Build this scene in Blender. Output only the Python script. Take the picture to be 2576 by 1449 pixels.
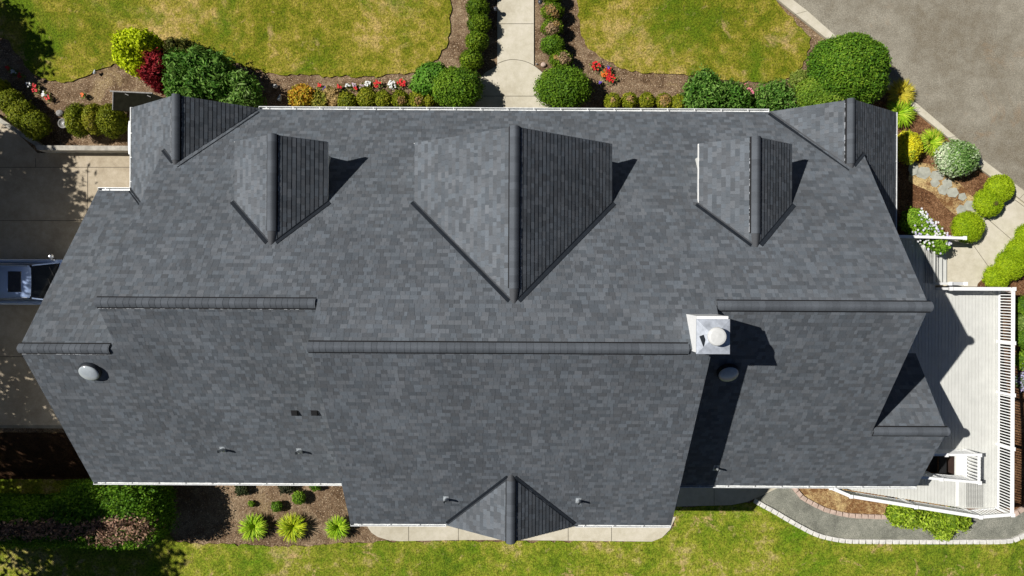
import bpy, math, random
import numpy as np
from mathutils import Vector
for o in list(bpy.data.objects): bpy.data.objects.remove(o)
sc = bpy.context.scene
COL = sc.collection
rnd = random.Random(7); NR = np.random.default_rng(11)

# ---------------------------------------------------------------- camera, sky, sun
CH, F, ROLL = 30.0, 1770.0, 0.0052            # camera height in m, focal length in photo pixels (2576 wide), roll
cd = bpy.data.cameras.new('camera'); cam = bpy.data.objects.new('camera', cd); COL.objects.link(cam)
cam.location = (0, 0, CH); cam.rotation_euler = (0, 0, ROLL)
cd.sensor_width = 36; cd.lens = F/2576*36; cd.clip_end = 2000; cd.clip_start = .1
sc.camera = cam
SUNV = Vector((-.83, .217, 1)).normalized()    # towards the sun
w = bpy.data.worlds.new('World'); sc.world = w; w.use_nodes = True
nt = w.node_tree; bgn = nt.nodes['Background']
sky = nt.nodes.new('ShaderNodeTexSky'); sky.sky_type = 'NISHITA'; sky.sun_disc = False
sky.sun_elevation = math.asin(SUNV.z); sky.sun_rotation = math.atan2(SUNV.x, SUNV.y)
sky.air_density = .4; sky.dust_density = .1; sky.altitude = 600      # very clear dry air: deep shadows
nt.links.new(sky.outputs[0], bgn.inputs[0]); bgn.inputs[1].default_value = .05
sl = bpy.data.lights.new('sun', 'SUN'); sl.energy = 5.0; sl.angle = math.radians(.5); sl.color = (1, .972, .93)
so = bpy.data.objects.new('sun', sl); COL.objects.link(so); so.rotation_euler = SUNV.to_track_quat('Z', 'Y').to_euler()
sc.view_settings.view_transform = 'Standard'; sc.view_settings.look = 'None'
sc.view_settings.exposure = 0.2; sc.view_settings.gamma = 1
sc.render.engine = 'CYCLES'
sc.render.resolution_x = 1024; sc.render.resolution_y = 576

def P(x, y, z=0.0):                             # surveyed photo point + height -> place on the site
    xh = x + ROLL*(y-724.5); yh = y - ROLL*(x-1288)
    k = (CH-z)/F
    return ((xh-1288)*k, (724.5-yh)*k, z)
def sst(t): t = min(1, max(0, t)); return t*t*(3-2*t)
def gz(X, Y):                                   # the ground falls away behind the house
    a = sst((-1.2-Y)/6.0); b = min(1, max(0, (-5.95-Y)/2.7)); t = sst((X+16.6)/1.6)
    return -(1.8+sst((X+14)/14.0))*(a*t+b*(1-t))
def PG(x, y, h=0.0):                            # photo point at height h above the sloping ground
    z = 0
    for _ in range(25): X, Y, _z = P(x, y, z+h); z = gz(X, Y)
    return X, Y, z
def P2(x, y, z=0.0): return PG(x, y, z)[:2]

# ---------------------------------------------------------------- materials
def mat(name, rough=.85, spec=.3, metal=0):
    m = bpy.data.materials.new(name); m.use_nodes = True
    b = m.node_tree.nodes['Principled BSDF']
    b.inputs['Roughness'].default_value = rough; b.inputs['Specular IOR Level'].default_value = spec
    b.inputs['Metallic'].default_value = metal
    return m, m.node_tree, b
def N(t, k, **kw):
    n = t.nodes.new(k)
    for a, v in kw.items(): setattr(n, a, v)
    return n
def noise(t, scale, detail=4, rough=.6, vec=None, dist=0):
    n = N(t, 'ShaderNodeTexNoise'); n.inputs['Scale'].default_value = scale
    n.inputs['Detail'].default_value = detail; n.inputs['Roughness'].default_value = rough; n.inputs['Distortion'].default_value = dist
    if vec is None:
        g = N(t, 'ShaderNodeNewGeometry'); vec = g.outputs['Position']
    t.links.new(vec, n.inputs['Vector']); return n.outputs['Fac']
def ramp(t, fac, stops):
    r = N(t, 'ShaderNodeValToRGB'); e = r.color_ramp.elements
    while len(e) < len(stops): e.new(.5)
    for i, (p, c) in enumerate(stops):
        e[i].position = p; e[i].color = (*c, 1) if len(c) == 3 else c
    t.links.new(fac, r.inputs[0]); return r.outputs[0]
def mix(t, fac, a, b, mode='MIX'):
    m = N(t, 'ShaderNodeMix', data_type='RGBA', blend_type=mode)
    for s, v in ((m.inputs[0], fac), (m.inputs[6], a), (m.inputs[7], b)):
        if isinstance(v, (int, float)): s.default_value = v
        elif isinstance(v, tuple): s.default_value = (*v, 1) if len(v) == 3 else v
        else: t.links.new(v, s)
    return m.outputs[2]
def bump(t, b, h, strength=.4, dist=.02):
    n = N(t, 'ShaderNodeBump'); n.inputs['Strength'].default_value = strength; n.inputs['Distance'].default_value = dist
    t.links.new(h, n.inputs['Height']); t.links.new(n.outputs[0], b.inputs['Normal'])
G3 = lambda v: (v, v, v)
def plain(name, c, rough=.7, spec=.3, metal=0, var=.15, scale=6):
    m, t, b = mat(name, rough, spec, metal)
    f = noise(t, scale, 5, .65)
    c2 = tuple(x*(1-var) for x in c); c3 = tuple(min(1, x*(1+var*.5)) for x in c)
    t.links.new(ramp(t, f, [(.3, c2), (.7, c3)]), b.inputs['Base Color']); return m
def attr_mat(name, rough=.8, spec=.3, grain=0.0, gscale=60, trans=0.0):
    m, t, b = mat(name, rough, spec)
    a = N(t, 'ShaderNodeVertexColor', layer_name='Col')
    c = a.outputs[0]
    if grain:
        c = mix(t, 1.0, c, ramp(t, noise(t, gscale, 3, .7), [(.25, G3(1-grain)), (.75, G3(1+grain))]), 'MULTIPLY')
    t.links.new(c, b.inputs['Base Color'])
    return m
M = {}
M['shingle'] = attr_mat('asphalt_shingle', .9, .25, .28, 45)
def _sh():                                       # slow weathering drift over the whole roof
    t = M['shingle'].node_tree; b = t.nodes['Principled BSDF']
    src = b.inputs['Base Color'].links[0].from_socket
    c = mix(t, 1.0, src, ramp(t, noise(t, .45, 4, .6), [(.3, G3(.86)), (.7, G3(1.12))]), 'MULTIPLY')
    t.links.new(c, b.inputs['Base Color'])
_sh()
M['leaf'] = attr_mat('foliage', .6, .15, .15, 30)
def _lf():                                        # leaves let a little light through
    t = M['leaf'].node_tree; b = t.nodes['Principled BSDF']; src = b.inputs['Base Color'].links[0].from_socket
    tr = N(t, 'ShaderNodeBsdfTranslucent'); t.links.new(src, tr.inputs['Color']); ms = N(t, 'ShaderNodeMixShader'); ms.inputs[0].default_value = .22
    out = t.nodes['Material Output']; t.links.new(b.outputs[0], ms.inputs[1]); t.links.new(tr.outputs[0], ms.inputs[2]); t.links.new(ms.outputs[0], out.inputs['Surface'])
_lf()
M['petal'] = attr_mat('petals', .6, .2)
M['white'] = plain('white_paint', (.82, .82, .80), .45, .4, var=.06)
M['gutter'] = plain('gutter_paint', (.74, .75, .74), .4, .4, var=.22, scale=9)
M['siding'] = plain('house_siding', (.62, .62, .58), .7, var=.08)
M['black'] = plain('vent_and_shade_black', (.012, .012, .013), .8, .2)  # roof vents, also painted shade at the ridge edges and in the stairwell
M['flash'] = plain('dark_flashing', (.014, .018, .024), .55, .4, var=.3)
M['galv'] = plain('galvanised_metal', (.62, .66, .72), .38, .5, .45, var=.3, scale=5)
M['flue'] = plain('dull_white_metal', (.60, .60, .58), .5, .3, var=.12)
M['pipe'] = plain('vent_pipe_metal', (.42, .45, .47), .5, .4, .3)
M['glass'] = plain('window_glass', (.03, .04, .05), .08, .6)
M['stone'] = plain('flagstone', (.38, .38, .32), .85, var=.3, scale=5)
M['edging'] = plain('edging_stone', (.66, .64, .59), .9, var=.25, scale=8)
M['edging_pink'] = plain('pink_edging_stone', (.50, .38, .31), .9, var=.25, scale=8)
M['rock'] = plain('rock', (.28, .27, .25), .9, var=.4, scale=10)
M['wall_conc'] = plain('weathered_concrete', (.42, .39, .33), .9, var=.45, scale=3)
M['deckboard'] = plain('deck_board', (.56, .56, .52), .65, var=.1, scale=2)
M['joint'] = plain('joint_dirt', (.10, .085, .06), .95)
M['wire'] = plain('wire', (.05, .05, .05), .5)
M['bark'] = plain('bark', (.10, .07, .05), .95, var=.4, scale=12)
M['panel'] = plain('dark_panel', (.012, .012, .008), 1.0, 0.0, var=.3)
M['cap'] = attr_mat('ridge_shingle', .9, .25, .25, 45)
M['lampmetal'] = plain('lamp_metal', (.06, .065, .08), .4, .5, .4)
m, t, b_ = mat('ridge_glint', .5, .5); M['glint'] = m
t.links.new(ramp(t, noise(t, 5.5, 3, .8), [(.50, (.02, .02, .02)), (.57, (.6, .62, .65))]), b_.inputs['Base Color'])  # pale flecks paint sun glints along the ridge edges
M['wood_brown'] = plain('brown_frame', (.05, .03, .025), .7, var=.3)

def ground_mat(name, stops, s1, s2, spk=None, bstr=.5, bd=.03, patch=None, fine=42, fa=.35):
    m, t, b = mat(name, .95, .1)
    big = noise(t, s1, 5, .65, dist=.4); mid = noise(t, s2, 6, .75); fn = noise(t, fine, 4, .8)
    f = N(t, 'ShaderNodeMath', operation='ADD'); t.links.new(big, f.inputs[0])
    g = N(t, 'ShaderNodeMath', operation='MULTIPLY_ADD'); g.inputs[1].default_value = .9; g.inputs[2].default_value = -.45
    t.links.new(mid, g.inputs[0]); t.links.new(g.outputs[0], f.inputs[1])
    c = ramp(t, f.outputs[0], stops)
    if patch:
        for (sc_, lo, hi, col) in patch:
            c = mix(t, ramp(t, noise(t, sc_, 5, .7, dist=.6), [(lo, G3(0)), (hi, G3(1))]), c, col)
    c = mix(t, 1.0, c, ramp(t, fn, [(.28, G3(1-fa*1.3)), (.72, G3(1+fa))]), 'MULTIPLY')
    if spk:
        for (sc_, lo, hi, col) in spk:
            c = mix(t, ramp(t, noise(t, sc_, 2, .6), [(lo, G3(0)), (hi, G3(1))]), c, col)
    t.links.new(c, b.inputs['Base Color'])
    h = N(t, 'ShaderNodeMath', operation='ADD'); t.links.new(mid, h.inputs[0]); t.links.new(fn, h.inputs[1])
    bump(t, b, h.outputs[0], bstr, bd)
    return m
M['lawn'] = ground_mat('lawn_grass', [(.26, (.10, .15, .006)), (.42, (.19, .205, .012)), (.55, (.33, .285, .036)), (.70, (.54, .39, .13))], .30, 2.1,
                       patch=[(.20, .50, .62, (.12, .19, .008)), (.62, .60, .72, (.52, .37, .15)), (1.9, .62, .74, (.50, .36, .15)), (1.4, .63, .74, (.07, .15, .008))], bstr=1.0, bd=.07, fine=13, fa=.68)
M['lawn_back'] = ground_mat('lush_lawn_grass', [(.26, (.095, .165, .010)), (.44, (.19, .255, .016)), (.58, (.31, .32, .035)), (.72, (.50, .40, .15))], .33, 2.1,
                       patch=[(.24, .54, .68, (.13, .24, .010)), (.80, .60, .68, (.56, .40, .17)), (1.9, .63, .74, (.50, .37, .16)), (1.4, .63, .74, (.08, .17, .008))], bstr=1.0, bd=.07, fine=13, fa=.68)
M['mulch'] = ground_mat('bark_mulch', [(.3, (.12, .072, .038)), (.5, (.23, .15, .088)), (.7, (.36, .26, .16))], .7, 4,
                        spk=[(17, .60, .67, (.60, .46, .31)), (21, .61, .68, (.035, .022, .015))], patch=[(.5, .58, .7, (.40, .29, .15))], bstr=1.0, bd=.05, fine=20, fa=.6)
M['redmulch'] = ground_mat('red_bark_mulch', [(.3, (.09, .042, .020)), (.5, (.17, .082, .038)), (.7, (.28, .15, .075))], .8, 5,
                           spk=[(17, .64, .71, (.50, .30, .16)), (21, .62, .70, (.03, .012, .008))], bstr=1.0, fine=20, fa=.6)
M['straw'] = ground_mat('dry_grass_bed', [(.35, (.22, .11, .045)), (.5, (.40, .26, .12)), (.65, (.58, .43, .20))], .9, 5, bstr=.9, fine=20, fa=.5)
M['gravel'] = ground_mat('grey_gravel', [(.3, (.20, .20, .165)), (.5, (.275, .275, .225)), (.7, (.38, .37, .305))], .6, 3,
                         spk=[(22, .68, .74, (.60, .57, .48)), (24, .64, .72, (.08, .08, .07))], bstr=.9, bd=.04, fine=24, fa=.5)
M['asphalt'] = ground_mat('old_chip_seal', [(.3, (.215, .185, .135)), (.5, (.27, .243, .188)), (.7, (.34, .31, .245))], .22, 1.6,
                          spk=[(17, .71, .77, (.62, .56, .45)), (19, .66, .74, (.13, .10, .075))], patch=[(.3, .58, .75, (.30, .205, .12))], bstr=.7, bd=.04, fine=24, fa=.42)
M['concrete'] = ground_mat('pale_concrete', [(.3, (.46, .415, .315)), (.5, (.53, .485, .38)), (.7, (.59, .54, .44))], .7, 3, bstr=.15, bd=.01, fine=30, fa=.06,
                           patch=[(1.2, .60, .80, (.44, .385, .28))])
M['drive'] = ground_mat('driveway_concrete', [(.3, (.34, .28, .20)), (.5, (.41, .345, .25)), (.7, (.48, .41, .31))], .5, 3, bstr=.2, bd=.01, fine=30, fa=.1)
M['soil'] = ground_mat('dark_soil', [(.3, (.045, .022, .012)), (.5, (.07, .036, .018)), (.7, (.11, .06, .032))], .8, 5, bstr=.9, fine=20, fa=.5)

# ---------------------------------------------------------------- mesh helpers
def tag(o, label=None, cat=None, group=None, kind=None):
    for k, v in (('label', label), ('category', cat), ('group', group), ('kind', kind)):
        if v: o[k] = v
    return o
class MB:
    def __init__(s): s.v = []; s.f = []; s.c = []; s.hc = False
    def poly(s, pts, col=None):
        i = len(s.v); s.v += [tuple(p) for p in pts]; s.f.append(tuple(range(i, i+len(pts))))
        s.c += [col or (1, 1, 1)]*len(pts)
        if col: s.hc = True
    def prism(s, pts, z0, z1, col=None):          # plan polygon (ccw) between heights
        a = [(p[0], p[1], z0) for p in pts]; b = [(p[0], p[1], z1) for p in pts]; n = len(pts)
        s.poly(b, col); s.poly(a[::-1], col)
        for i in range(n):
            j = (i+1) % n; s.poly([a[i], a[j], b[j], b[i]], col)
    def box(s, x0, x1, y0, y1, z0, z1, col=None):
        s.prism([(x0, y0), (x1, y0), (x1, y1), (x0, y1)], z0, z1, col)
    def hull8(s, a, b, col=None):                 # two matching loops joined
        n = len(a); s.poly(b, col); s.poly(a[::-1], col)
        for i in range(n):
            j = (i+1) % n; s.poly([a[i], a[j], b[j], b[i]], col)
    def bar(s, p, q, wd, ht, col=None):           # rectangular bar, z kept up
        p = Vector(p); q = Vector(q); d = (q-p).normalized()
        up = Vector((0, 0, 1)) if abs(d.z) < .9 else Vector((1, 0, 0))
        sd = d.cross(up).normalized(); u = sd.cross(d).normalized()
        L = lambda c: [c-sd*wd/2-u*ht/2, c+sd*wd/2-u*ht/2, c+sd*wd/2+u*ht/2, c-sd*wd/2+u*ht/2]
        s.hull8(L(p), L(q), col)
    def tube(s, pts, r, n=12, cap=True, col=None):
        rings = []
        for i, p in enumerate(pts):
            p = Vector(p); a = Vector(pts[max(i-1, 0)]); b = Vector(pts[min(i+1, len(pts)-1)])
            d = (b-a).normalized(); up = Vector((0, 0, 1)) if abs(d.z) < .9 else Vector((1, 0, 0))
            x = d.cross(up).normalized(); y = d.cross(x).normalized()
            rr = r[i] if isinstance(r, (list, tuple)) else r
            rings.append([p+x*rr*math.cos(2*math.pi*k/n)+y*rr*math.sin(2*math.pi*k/n) for k in range(n)])
        for a, b in zip(rings, rings[1:]):
            for k in range(n): s.poly([a[k], b[k], b[(k+1) % n], a[(k+1) % n]], col)
        if cap: s.poly(rings[0], col); s.poly(rings[-1][::-1], col)
    def lathe(s, prof, c=(0, 0, 0), n=20, col=None):
        R = [[(c[0]+r*math.cos(2*math.pi*k/n), c[1]+r*math.sin(2*math.pi*k/n), c[2]+z) for k in range(n)] for r, z in prof]
        for a, b in zip(R, R[1:]):
            for k in range(n): s.poly([a[k], a[(k+1) % n], b[(k+1) % n], b[k]], col)
    def build(s, name, m, parent=None, smooth=False, merge=False):
        me = bpy.data.meshes.new(name); me.from_pydata(s.v, [], s.f)
        for x in (m if isinstance(m, list) else [m]): me.materials.append(x)
        if s.hc:
            a = me.color_attributes.new('Col', 'FLOAT_COLOR', 'POINT')
            a.data.foreach_set('color', np.array([(*c, 1) for c in s.c], dtype=np.float32).ravel())
        if merge or smooth:
            import bmesh
            bm = bmesh.new(); bm.from_mesh(me); bmesh.ops.remove_doubles(bm, verts=bm.verts, dist=1e-4)
            bmesh.ops.recalc_face_normals(bm, faces=bm.faces); bm.to_mesh(me); bm.free()
        if smooth: me.polygons.foreach_set('use_smooth', [True]*len(me.polygons))
        o = bpy.data.objects.new(name, me); COL.objects.link(o)
        if parent: o.parent = parent; o.matrix_parent_inverse = parent.matrix_world.inverted() if False else o.matrix_parent_inverse
        return o
def empty(name, loc=(0, 0, 0), label=None, cat=None, group=None):
    o = bpy.data.objects.new(name, None); COL.objects.link(o); o.location = loc; o.empty_display_size = .2
    return tag(o, label, cat, group)
def sheet(name, pts, z, m, kind='structure', jag=0, step=.35):      # ground sheet, optional ragged edge
    if jag:
        out = []; r = random.Random(len(pts)*13+3)
        for a, b in zip(pts, pts[1:]+pts[:1]):
            L = math.hypot(b[0]-a[0], b[1]-a[1]); n = max(1, int(L/step))
            for i in range(n):
                t = i/n; j = jag if i else 0
                out.append((a[0]+(b[0]-a[0])*t+r.uniform(-j, j), a[1]+(b[1]-a[1])*t+r.uniform(-j, j)))
        pts = out
    b = MB(); b.poly([(p[0], p[1], z) for p in pts])
    o = b.build(name, m); 
    import bmesh
    bm = bmesh.new(); bm.from_mesh(o.data); bmesh.ops.triangulate(bm, faces=bm.faces)
    for f in bm.faces:
        if f.normal.z < 0: f.normal_flip()
    for k in range(20): bmesh.ops.bisect_plane(bm, geom=bm.verts[:]+bm.edges[:]+bm.faces[:], plane_co=(-16.6+(.27*k if k < 7 else 1.62+1.15*(k-6)), 0, 0), plane_no=(1, 0, 0))
    for k in range(26): bmesh.ops.bisect_plane(bm, geom=bm.verts[:]+bm.edges[:]+bm.faces[:], plane_co=(0, -1.2-.25*k if k < 25 else -8.65, 0), plane_no=(0, 1, 0))
    for v in bm.verts: v.co.z += gz(v.co.x, v.co.y)
    bm.to_mesh(o.data); bm.free()
    tag(o, kind=kind); return o
def smooth_path(pts, n=6):
    out = []; k = len(pts)
    for i in range(k-1):
        p0 = pts[max(i-1, 0)]; p1 = pts[i]; p2 = pts[i+1]; p3 = pts[min(i+2, k-1)]
        for j in range(n):
            t = j/n
            out.append(tuple(.5*((2*p1[a])+(-p0[a]+p2[a])*t+(2*p0[a]-5*p1[a]+4*p2[a]-p3[a])*t*t+(-p0[a]+3*p1[a]-3*p2[a]+p3[a])*t**3) for a in (0, 1)))
    out.append(tuple(pts[-1][:2])); return out
D = lambda L, z=0: [P2(x, y, z) for x, y in L]

# ---------------------------------------------------------------- the setting: ground, lawns, paths
sheet('ground', [(-300, -300), (300, -300), (300, 300), (-300, 300)], -.05, M['mulch'])
lawnL = smooth_path([(-1200, -900), (-40, -900)], 2)
sheet('lawn', D([(-1500, -900), (1130, -900), (1133, -40), (1133, 60), (1128, 105), (1100, 150), (1050, 180), (960, 192), (820, 192), (700, 188), (640, 176), (560, 150),
      (420, 100), (340, 140), (300, 160), (262, 170), (215, 192), (170, 205), (125, 204), (90, 190), (62, 165), (48, 140), (20, 100), (-60, 60), (-300, 20), (-1500, 0)]), .004, M['lawn'], jag=.07, step=.18)
sheet('lawn', D([(1452, -900), (1700, -900), (1952, 0), (2000, 55), (2040, 95), (2038, 120), (2018, 168), (1985, 195), (1930, 208), (1860, 205), (1750, 190),
      (1650, 185), (1580, 178), (1530, 155), (1490, 128), (1462, 90), (1452, 40)]), .004, M['lawn'], jag=.07, step=.18)
sheet('lawn', D([(-1500, 2600), (-1500, 1205), (180, 1205), (245, 1215), (330, 1240), (400, 1300), (440, 1362), (480, 1368), (640, 1372), (800, 1372), (960, 1361), (1290, 1362), (1600, 1362),
      (1655, 1355), (1690, 1330), (1700, 1274), (1903, 1262), (1950, 1290), (2000, 1320), (2052, 1347), (2099, 1360), (2145, 1364), (2262, 1366), (2408, 1366),
      (2525, 1364), (2565, 1354), (2640, 1320), (3600, 900), (3600, 2600)]), .004, M['lawn_back'], jag=.08, step=.18)
# concrete entrance walk
sheet('front_walk', D([(1252, -900), (1342, -900), (1343, 165), (1369, 186), (1395, 230), (1395, 300), (1190, 300), (1190, 215), (1222, 182), (1251, 165)]), .012, M['concrete'])
def joint(pts, name='walk_joint', z=.016, wd=.018, m='joint'):
    b = MB(); q = D(pts)
    for a, c in zip(q, q[1:]):
        d = Vector((c[0]-a[0], c[1]-a[1])).normalized(); n = Vector((-d.y, d.x))*wd/2; e = d*.003
        b.poly([(a[0]-n.x, a[1]-n.y, z), (c[0]-n.x+e.x, c[1]-n.y+e.y, z), (c[0]+n.x+e.x, c[1]+n.y+e.y, z), (a[0]+n.x, a[1]+n.y, z)])
    return b
def joints(name, lists, z=.016, wd=.02):
    b = MB()
    for k, L in enumerate(lists):
        j = joint(L, z=z+k*.0007, wd=wd); i = len(b.v); b.v += j.v; b.c += j.c; b.f += [tuple(x+i for x in f) for f in j.f]
    b.v = [(p[0], p[1], p[2]+gz(p[0], p[1])) for p in b.v]
    return tag(b.build(name, M['joint']), kind='structure')
joints('walk_joints', [[(1252, 60), (1342, 60)], [(1252, -60), (1342, -60)], smooth_path([(1252, 160), (1270, 153), (1290, 150), (1318, 154), (1343, 165), (1369, 186)]), [(1200, 242), (1395, 242)]])
# driveway at the left, beside the garage
sheet('driveway', [(-60, P(0, 1078)[1]), (-15, P(0, 1078)[1]), (-10, P(0, 1078)[1]), (-10, 5.75), P2(95, 385), P2(60, 350), P2(0, 300), P2(-300, 200), (-60, 12)], .012, M['drive'])
joints('driveway_joints', [[(90, 398), (90, 1078)], [(-900, 421), (330, 421)], [(-900, 555), (260, 555)], [(221, 421), (221, 530)], [(-900, 897), (150, 897)], [(-900, 716), (90, 716)], [(-80, 250), (-80, 1078)]], wd=.022)
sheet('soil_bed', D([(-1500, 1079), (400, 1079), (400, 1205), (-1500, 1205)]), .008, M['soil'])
# old road at the upper right, concrete kerb strip
sheet('road', D([(1985, 0), (2098, 93), (2286, 249), (2400, 346), (2472, 407), (2576, 484), (3600, 1250), (3600, -2600), (1000, -900)]), .006, M['asphalt'], jag=.03)
def strip_block(name, up, lo, z0, z1, m):
    b = MB(); n = len(up)
    for i in range(n-1):
        a, c, d, e = up[i], up[i+1], lo[i+1], lo[i]
        g = .006; f = lambda p, q: (p[0]+(q[0]-p[0])*g, p[1]+(q[1]-p[1])*g)
        b.prism([f(e, d), f(d, e), f(c, a), f(a, c)], z0, z1)
    return tag(b.build(name, m), kind='structure')
strip_block('kerb', D([(1880, -90), (1989, 0), (2028, 30), (2098, 92), (2190, 168), (2286, 248), (2312, 270), (2400, 345), (2472, 406), (2520, 442), (2576, 484), (2700, 580)]),
            D([(1840, -90), (1952, 0), (1999, 38), (2079, 101), (2176, 180), (2278, 260), (2301, 282), (2382, 348), (2462, 426), (2508, 460), (2560, 500), (2680, 596)]), -.02, .12, M['concrete'])
sheet('side_bed', D([(2250, 255), (2278, 258), (2382, 348), (2465, 428), (2510, 462), (2440, 535), (2388, 605), (2200, 605), (2200, 255)]), .010, M['redmulch'])
sheet('side_path', D([(2700, 560), (2576, 500), (2508, 462), (2490, 452), (2440, 535), (2388, 600), (2345, 610), (2345, 745), (2452, 745), (2459, 714), (2477, 695), (2576, 581), (2700, 440)]), .014, M['concrete'])
sheet('stone_path_bed', D([(2285, 408), (2335, 412), (2400, 450), (2458, 503), (2442, 542), (2402, 540), (2345, 485), (2285, 455)]), .013, M['straw'], jag=.06)
joints('side_path_joints', [[(2469, 538), (2549, 607)], [(2443, 610), (2488, 674)], [(2540, 494), (2590, 530)]], z=.020, wd=.02)
sheet('right_bed', D([(2452, 745), (2459, 714), (2477, 695), (2576, 583), (2900, 300), (2900, 1230), (2576, 1275), (2555, 1290), (2300, 1290), (2300, 745)]), .008, M['redmulch'])
# gravel path round the back with its bed
sheet('gravel_path', D([(1880, 1228), (1903, 1260), (1950, 1286), (2000, 1317), (2052, 1343), (2099, 1355), (2145, 1359), (2262, 1361), (2408, 1361), (2525, 1359), (2565, 1349), (2640, 1310), (2640, 1262), (2556, 1296), (2440, 1285), (2300, 1215), (1880, 1190)]), .010, M['gravel'])
sheet('dry_bed', D([(1990, 1215), (2000, 1231), (2017, 1250), (2040, 1262), (2073, 1279), (2108, 1289), (2148, 1294), (2221, 1297), (2330, 1300), (2400, 1290), (2400, 1215)]), .016, M['straw'])
sheet('back_walk', D([(1600, 1210), (1900, 1210), (1955, 1228), (1903, 1252), (1880, 1262), (1840, 1270), (1700, 1274), (1600, 1274)]), .022, M['concrete'])
joints('back_walk_joints', [[(1796, 1210), (1796, 1270)]], z=.028)
pad = [(920, 1310), (925, 1326), (935, 1340), (950, 1350), (975, 1358), (1005, 1361), (1640, 1362), (1665, 1352), (1685, 1332), (1700, 1300)]
sheet('patio', D(pad), .022, M['concrete'])
joints('patio_joints', [[(1028, 1310), (1028, 1361)], [(1153, 1310), (1153, 1361)], [(1285, 1310), (1285, 1361)], [(1429, 1310), (1429, 1361)], [(1538, 1310), (1538, 1361)]], z=.028)

# ---------------------------------------------------------------- roof
S = .75
def plane(k, a0, z0, s):
    if k == 'F': return lambda x, y: z0+s*(a0-y)
    if k == 'B': return lambda x, y: z0+s*(y-a0)
    if k == 'L': return lambda x, y: z0+s*(x-a0)
    if k == 'R': return lambda x, y: z0+s*(a0-x)
def clip(poly, a, b):                              # keep left of a->b
    out = []; n = len(poly)
    sd = lambda p: (b[0]-a[0])*(p[1]-a[1])-(b[1]-a[1])*(p[0]-a[0])
    for i in range(n):
        p, q = poly[i], poly[(i+1) % n]; sp, sq = sd(p), sd(q)
        if sp >= 0: out.append(p)
        if (sp > 1e-9 and sq < -1e-9) or (sp < -1e-9 and sq > 1e-9):
            t = sp/(sp-sq); out.append((p[0]+(q[0]-p[0])*t, p[1]+(q[1]-p[1])*t))
    return out
def ccw(p):
    a = sum(p[i][0]*p[(i+1) % len(p)][1]-p[(i+1) % len(p)][0]*p[i][1] for i in range(len(p)))
    return p if a > 0 else p[::-1]
class Roof:
    def __init__(s): s.t = MB(); s.d = MB()
    def add(s, k, a0, z0, sl, polys, seed, deck=True, exp=.158, lift=1.0):
        zf = plane(k, a0, z0, sl); q = math.sqrt(1+sl*sl); run = exp/q
        for pl in polys:
            pl = ccw(pl)
            # to (u, r): r = plan distance up the slope from a0
            if k == 'F': T = lambda p: (p[0], a0-p[1]); I = lambda p: (p[0], a0-p[1])
            if k == 'B': T = lambda p: (p[0], p[1]-a0); I = lambda p: (p[0], a0+p[1])
            if k == 'L': T = lambda p: (p[1], p[0]-a0); I = lambda p: (a0+p[1], p[0])
            if k == 'R': T = lambda p: (p[1], a0-p[0]); I = lambda p: (a0-p[1], p[0])
            U = ccw([T(p) for p in pl])
            r0 = min(p[1] for p in U); r1 = max(p[1] for p in U)
            nx, ny = {'F': (0, sl), 'B': (0, -sl), 'L': (-sl, 0), 'R': (sl, 0)}[k]
            nz = 1/q; nx *= nz; ny *= nz
            def W(p, h):
                x, y = I(p); return (x+nx*h, y+ny*h, zf(x, y)+nz*h)
            for row in range(int(math.floor(r0/run)), int(math.ceil(r1/run))+1):
                lo, hi = row*run, (row+1)*run
                band = clip(clip(U, (-99, lo), (99, lo)), (99, hi), (-99, hi))
                if len(band) < 3: continue
                b0 = min(p[0] for p in band); b1 = max(p[0] for p in band)
                rr = random.Random(seed*7919+row*31)
                bandr = clip(band, (99, lo+run*.80), (-99, lo+run*.80)); gp = .006 if k != 'R' else .003
                u = -20.0+rr.random()*.3; prev = None
                while u < b1:
                    wd = rr.choice((.11, .14, .17, .19, .22, .25, .29)); th = rr.choice((.005, .007, .011)); 
                    tone = rr.random(); wob = rr.uniform(0, .006); hue = rr.random()
                    if u+wd > b0:
                        c = clip(clip(band if k != 'R' else bandr, (u+wd-gp, -99), (u+wd-gp, 99)), (u, 99), (u, -99))
                        if len(c) >= 3:
                            g = .080+.055*tone**1.1
                            col = (g*(.90+.06*hue), g*(1.03), g*(1.17-.05*hue))
                            f = lambda p: (p[0], p[1]-wob) if (p[1] <= lo+1e-6) else p
                            hh = (lambda p: th*lift*(1-.8*(p[1]-lo)/run)+.003) if k != 'R' else (lambda p: .018+th*.8)
                            top = [W(f(p), hh(p)) for p in c]
                            s.t.poly(top if k in 'BR' else top[::-1], col)
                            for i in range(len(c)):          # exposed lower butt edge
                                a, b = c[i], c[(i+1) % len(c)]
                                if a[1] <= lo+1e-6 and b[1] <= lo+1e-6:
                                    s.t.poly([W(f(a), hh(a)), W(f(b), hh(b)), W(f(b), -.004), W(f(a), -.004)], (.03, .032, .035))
                    u += wd
            if deck:
                top = [(x, y, zf(x, y)) for x, y in pl]; bot = [(x, y, zf(x, y)-.14) for x, y in pl]
                s.d.hull8(bot, top)
    def build(s, name, parent):
        o = s.t.build(name, M['shingle'], parent)
        s.d.build('roof_deck', M['roofdeck'], o); return o
M['roofdeck'] = plain('roof_edge', (.10, .105, .11), .9)

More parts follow.
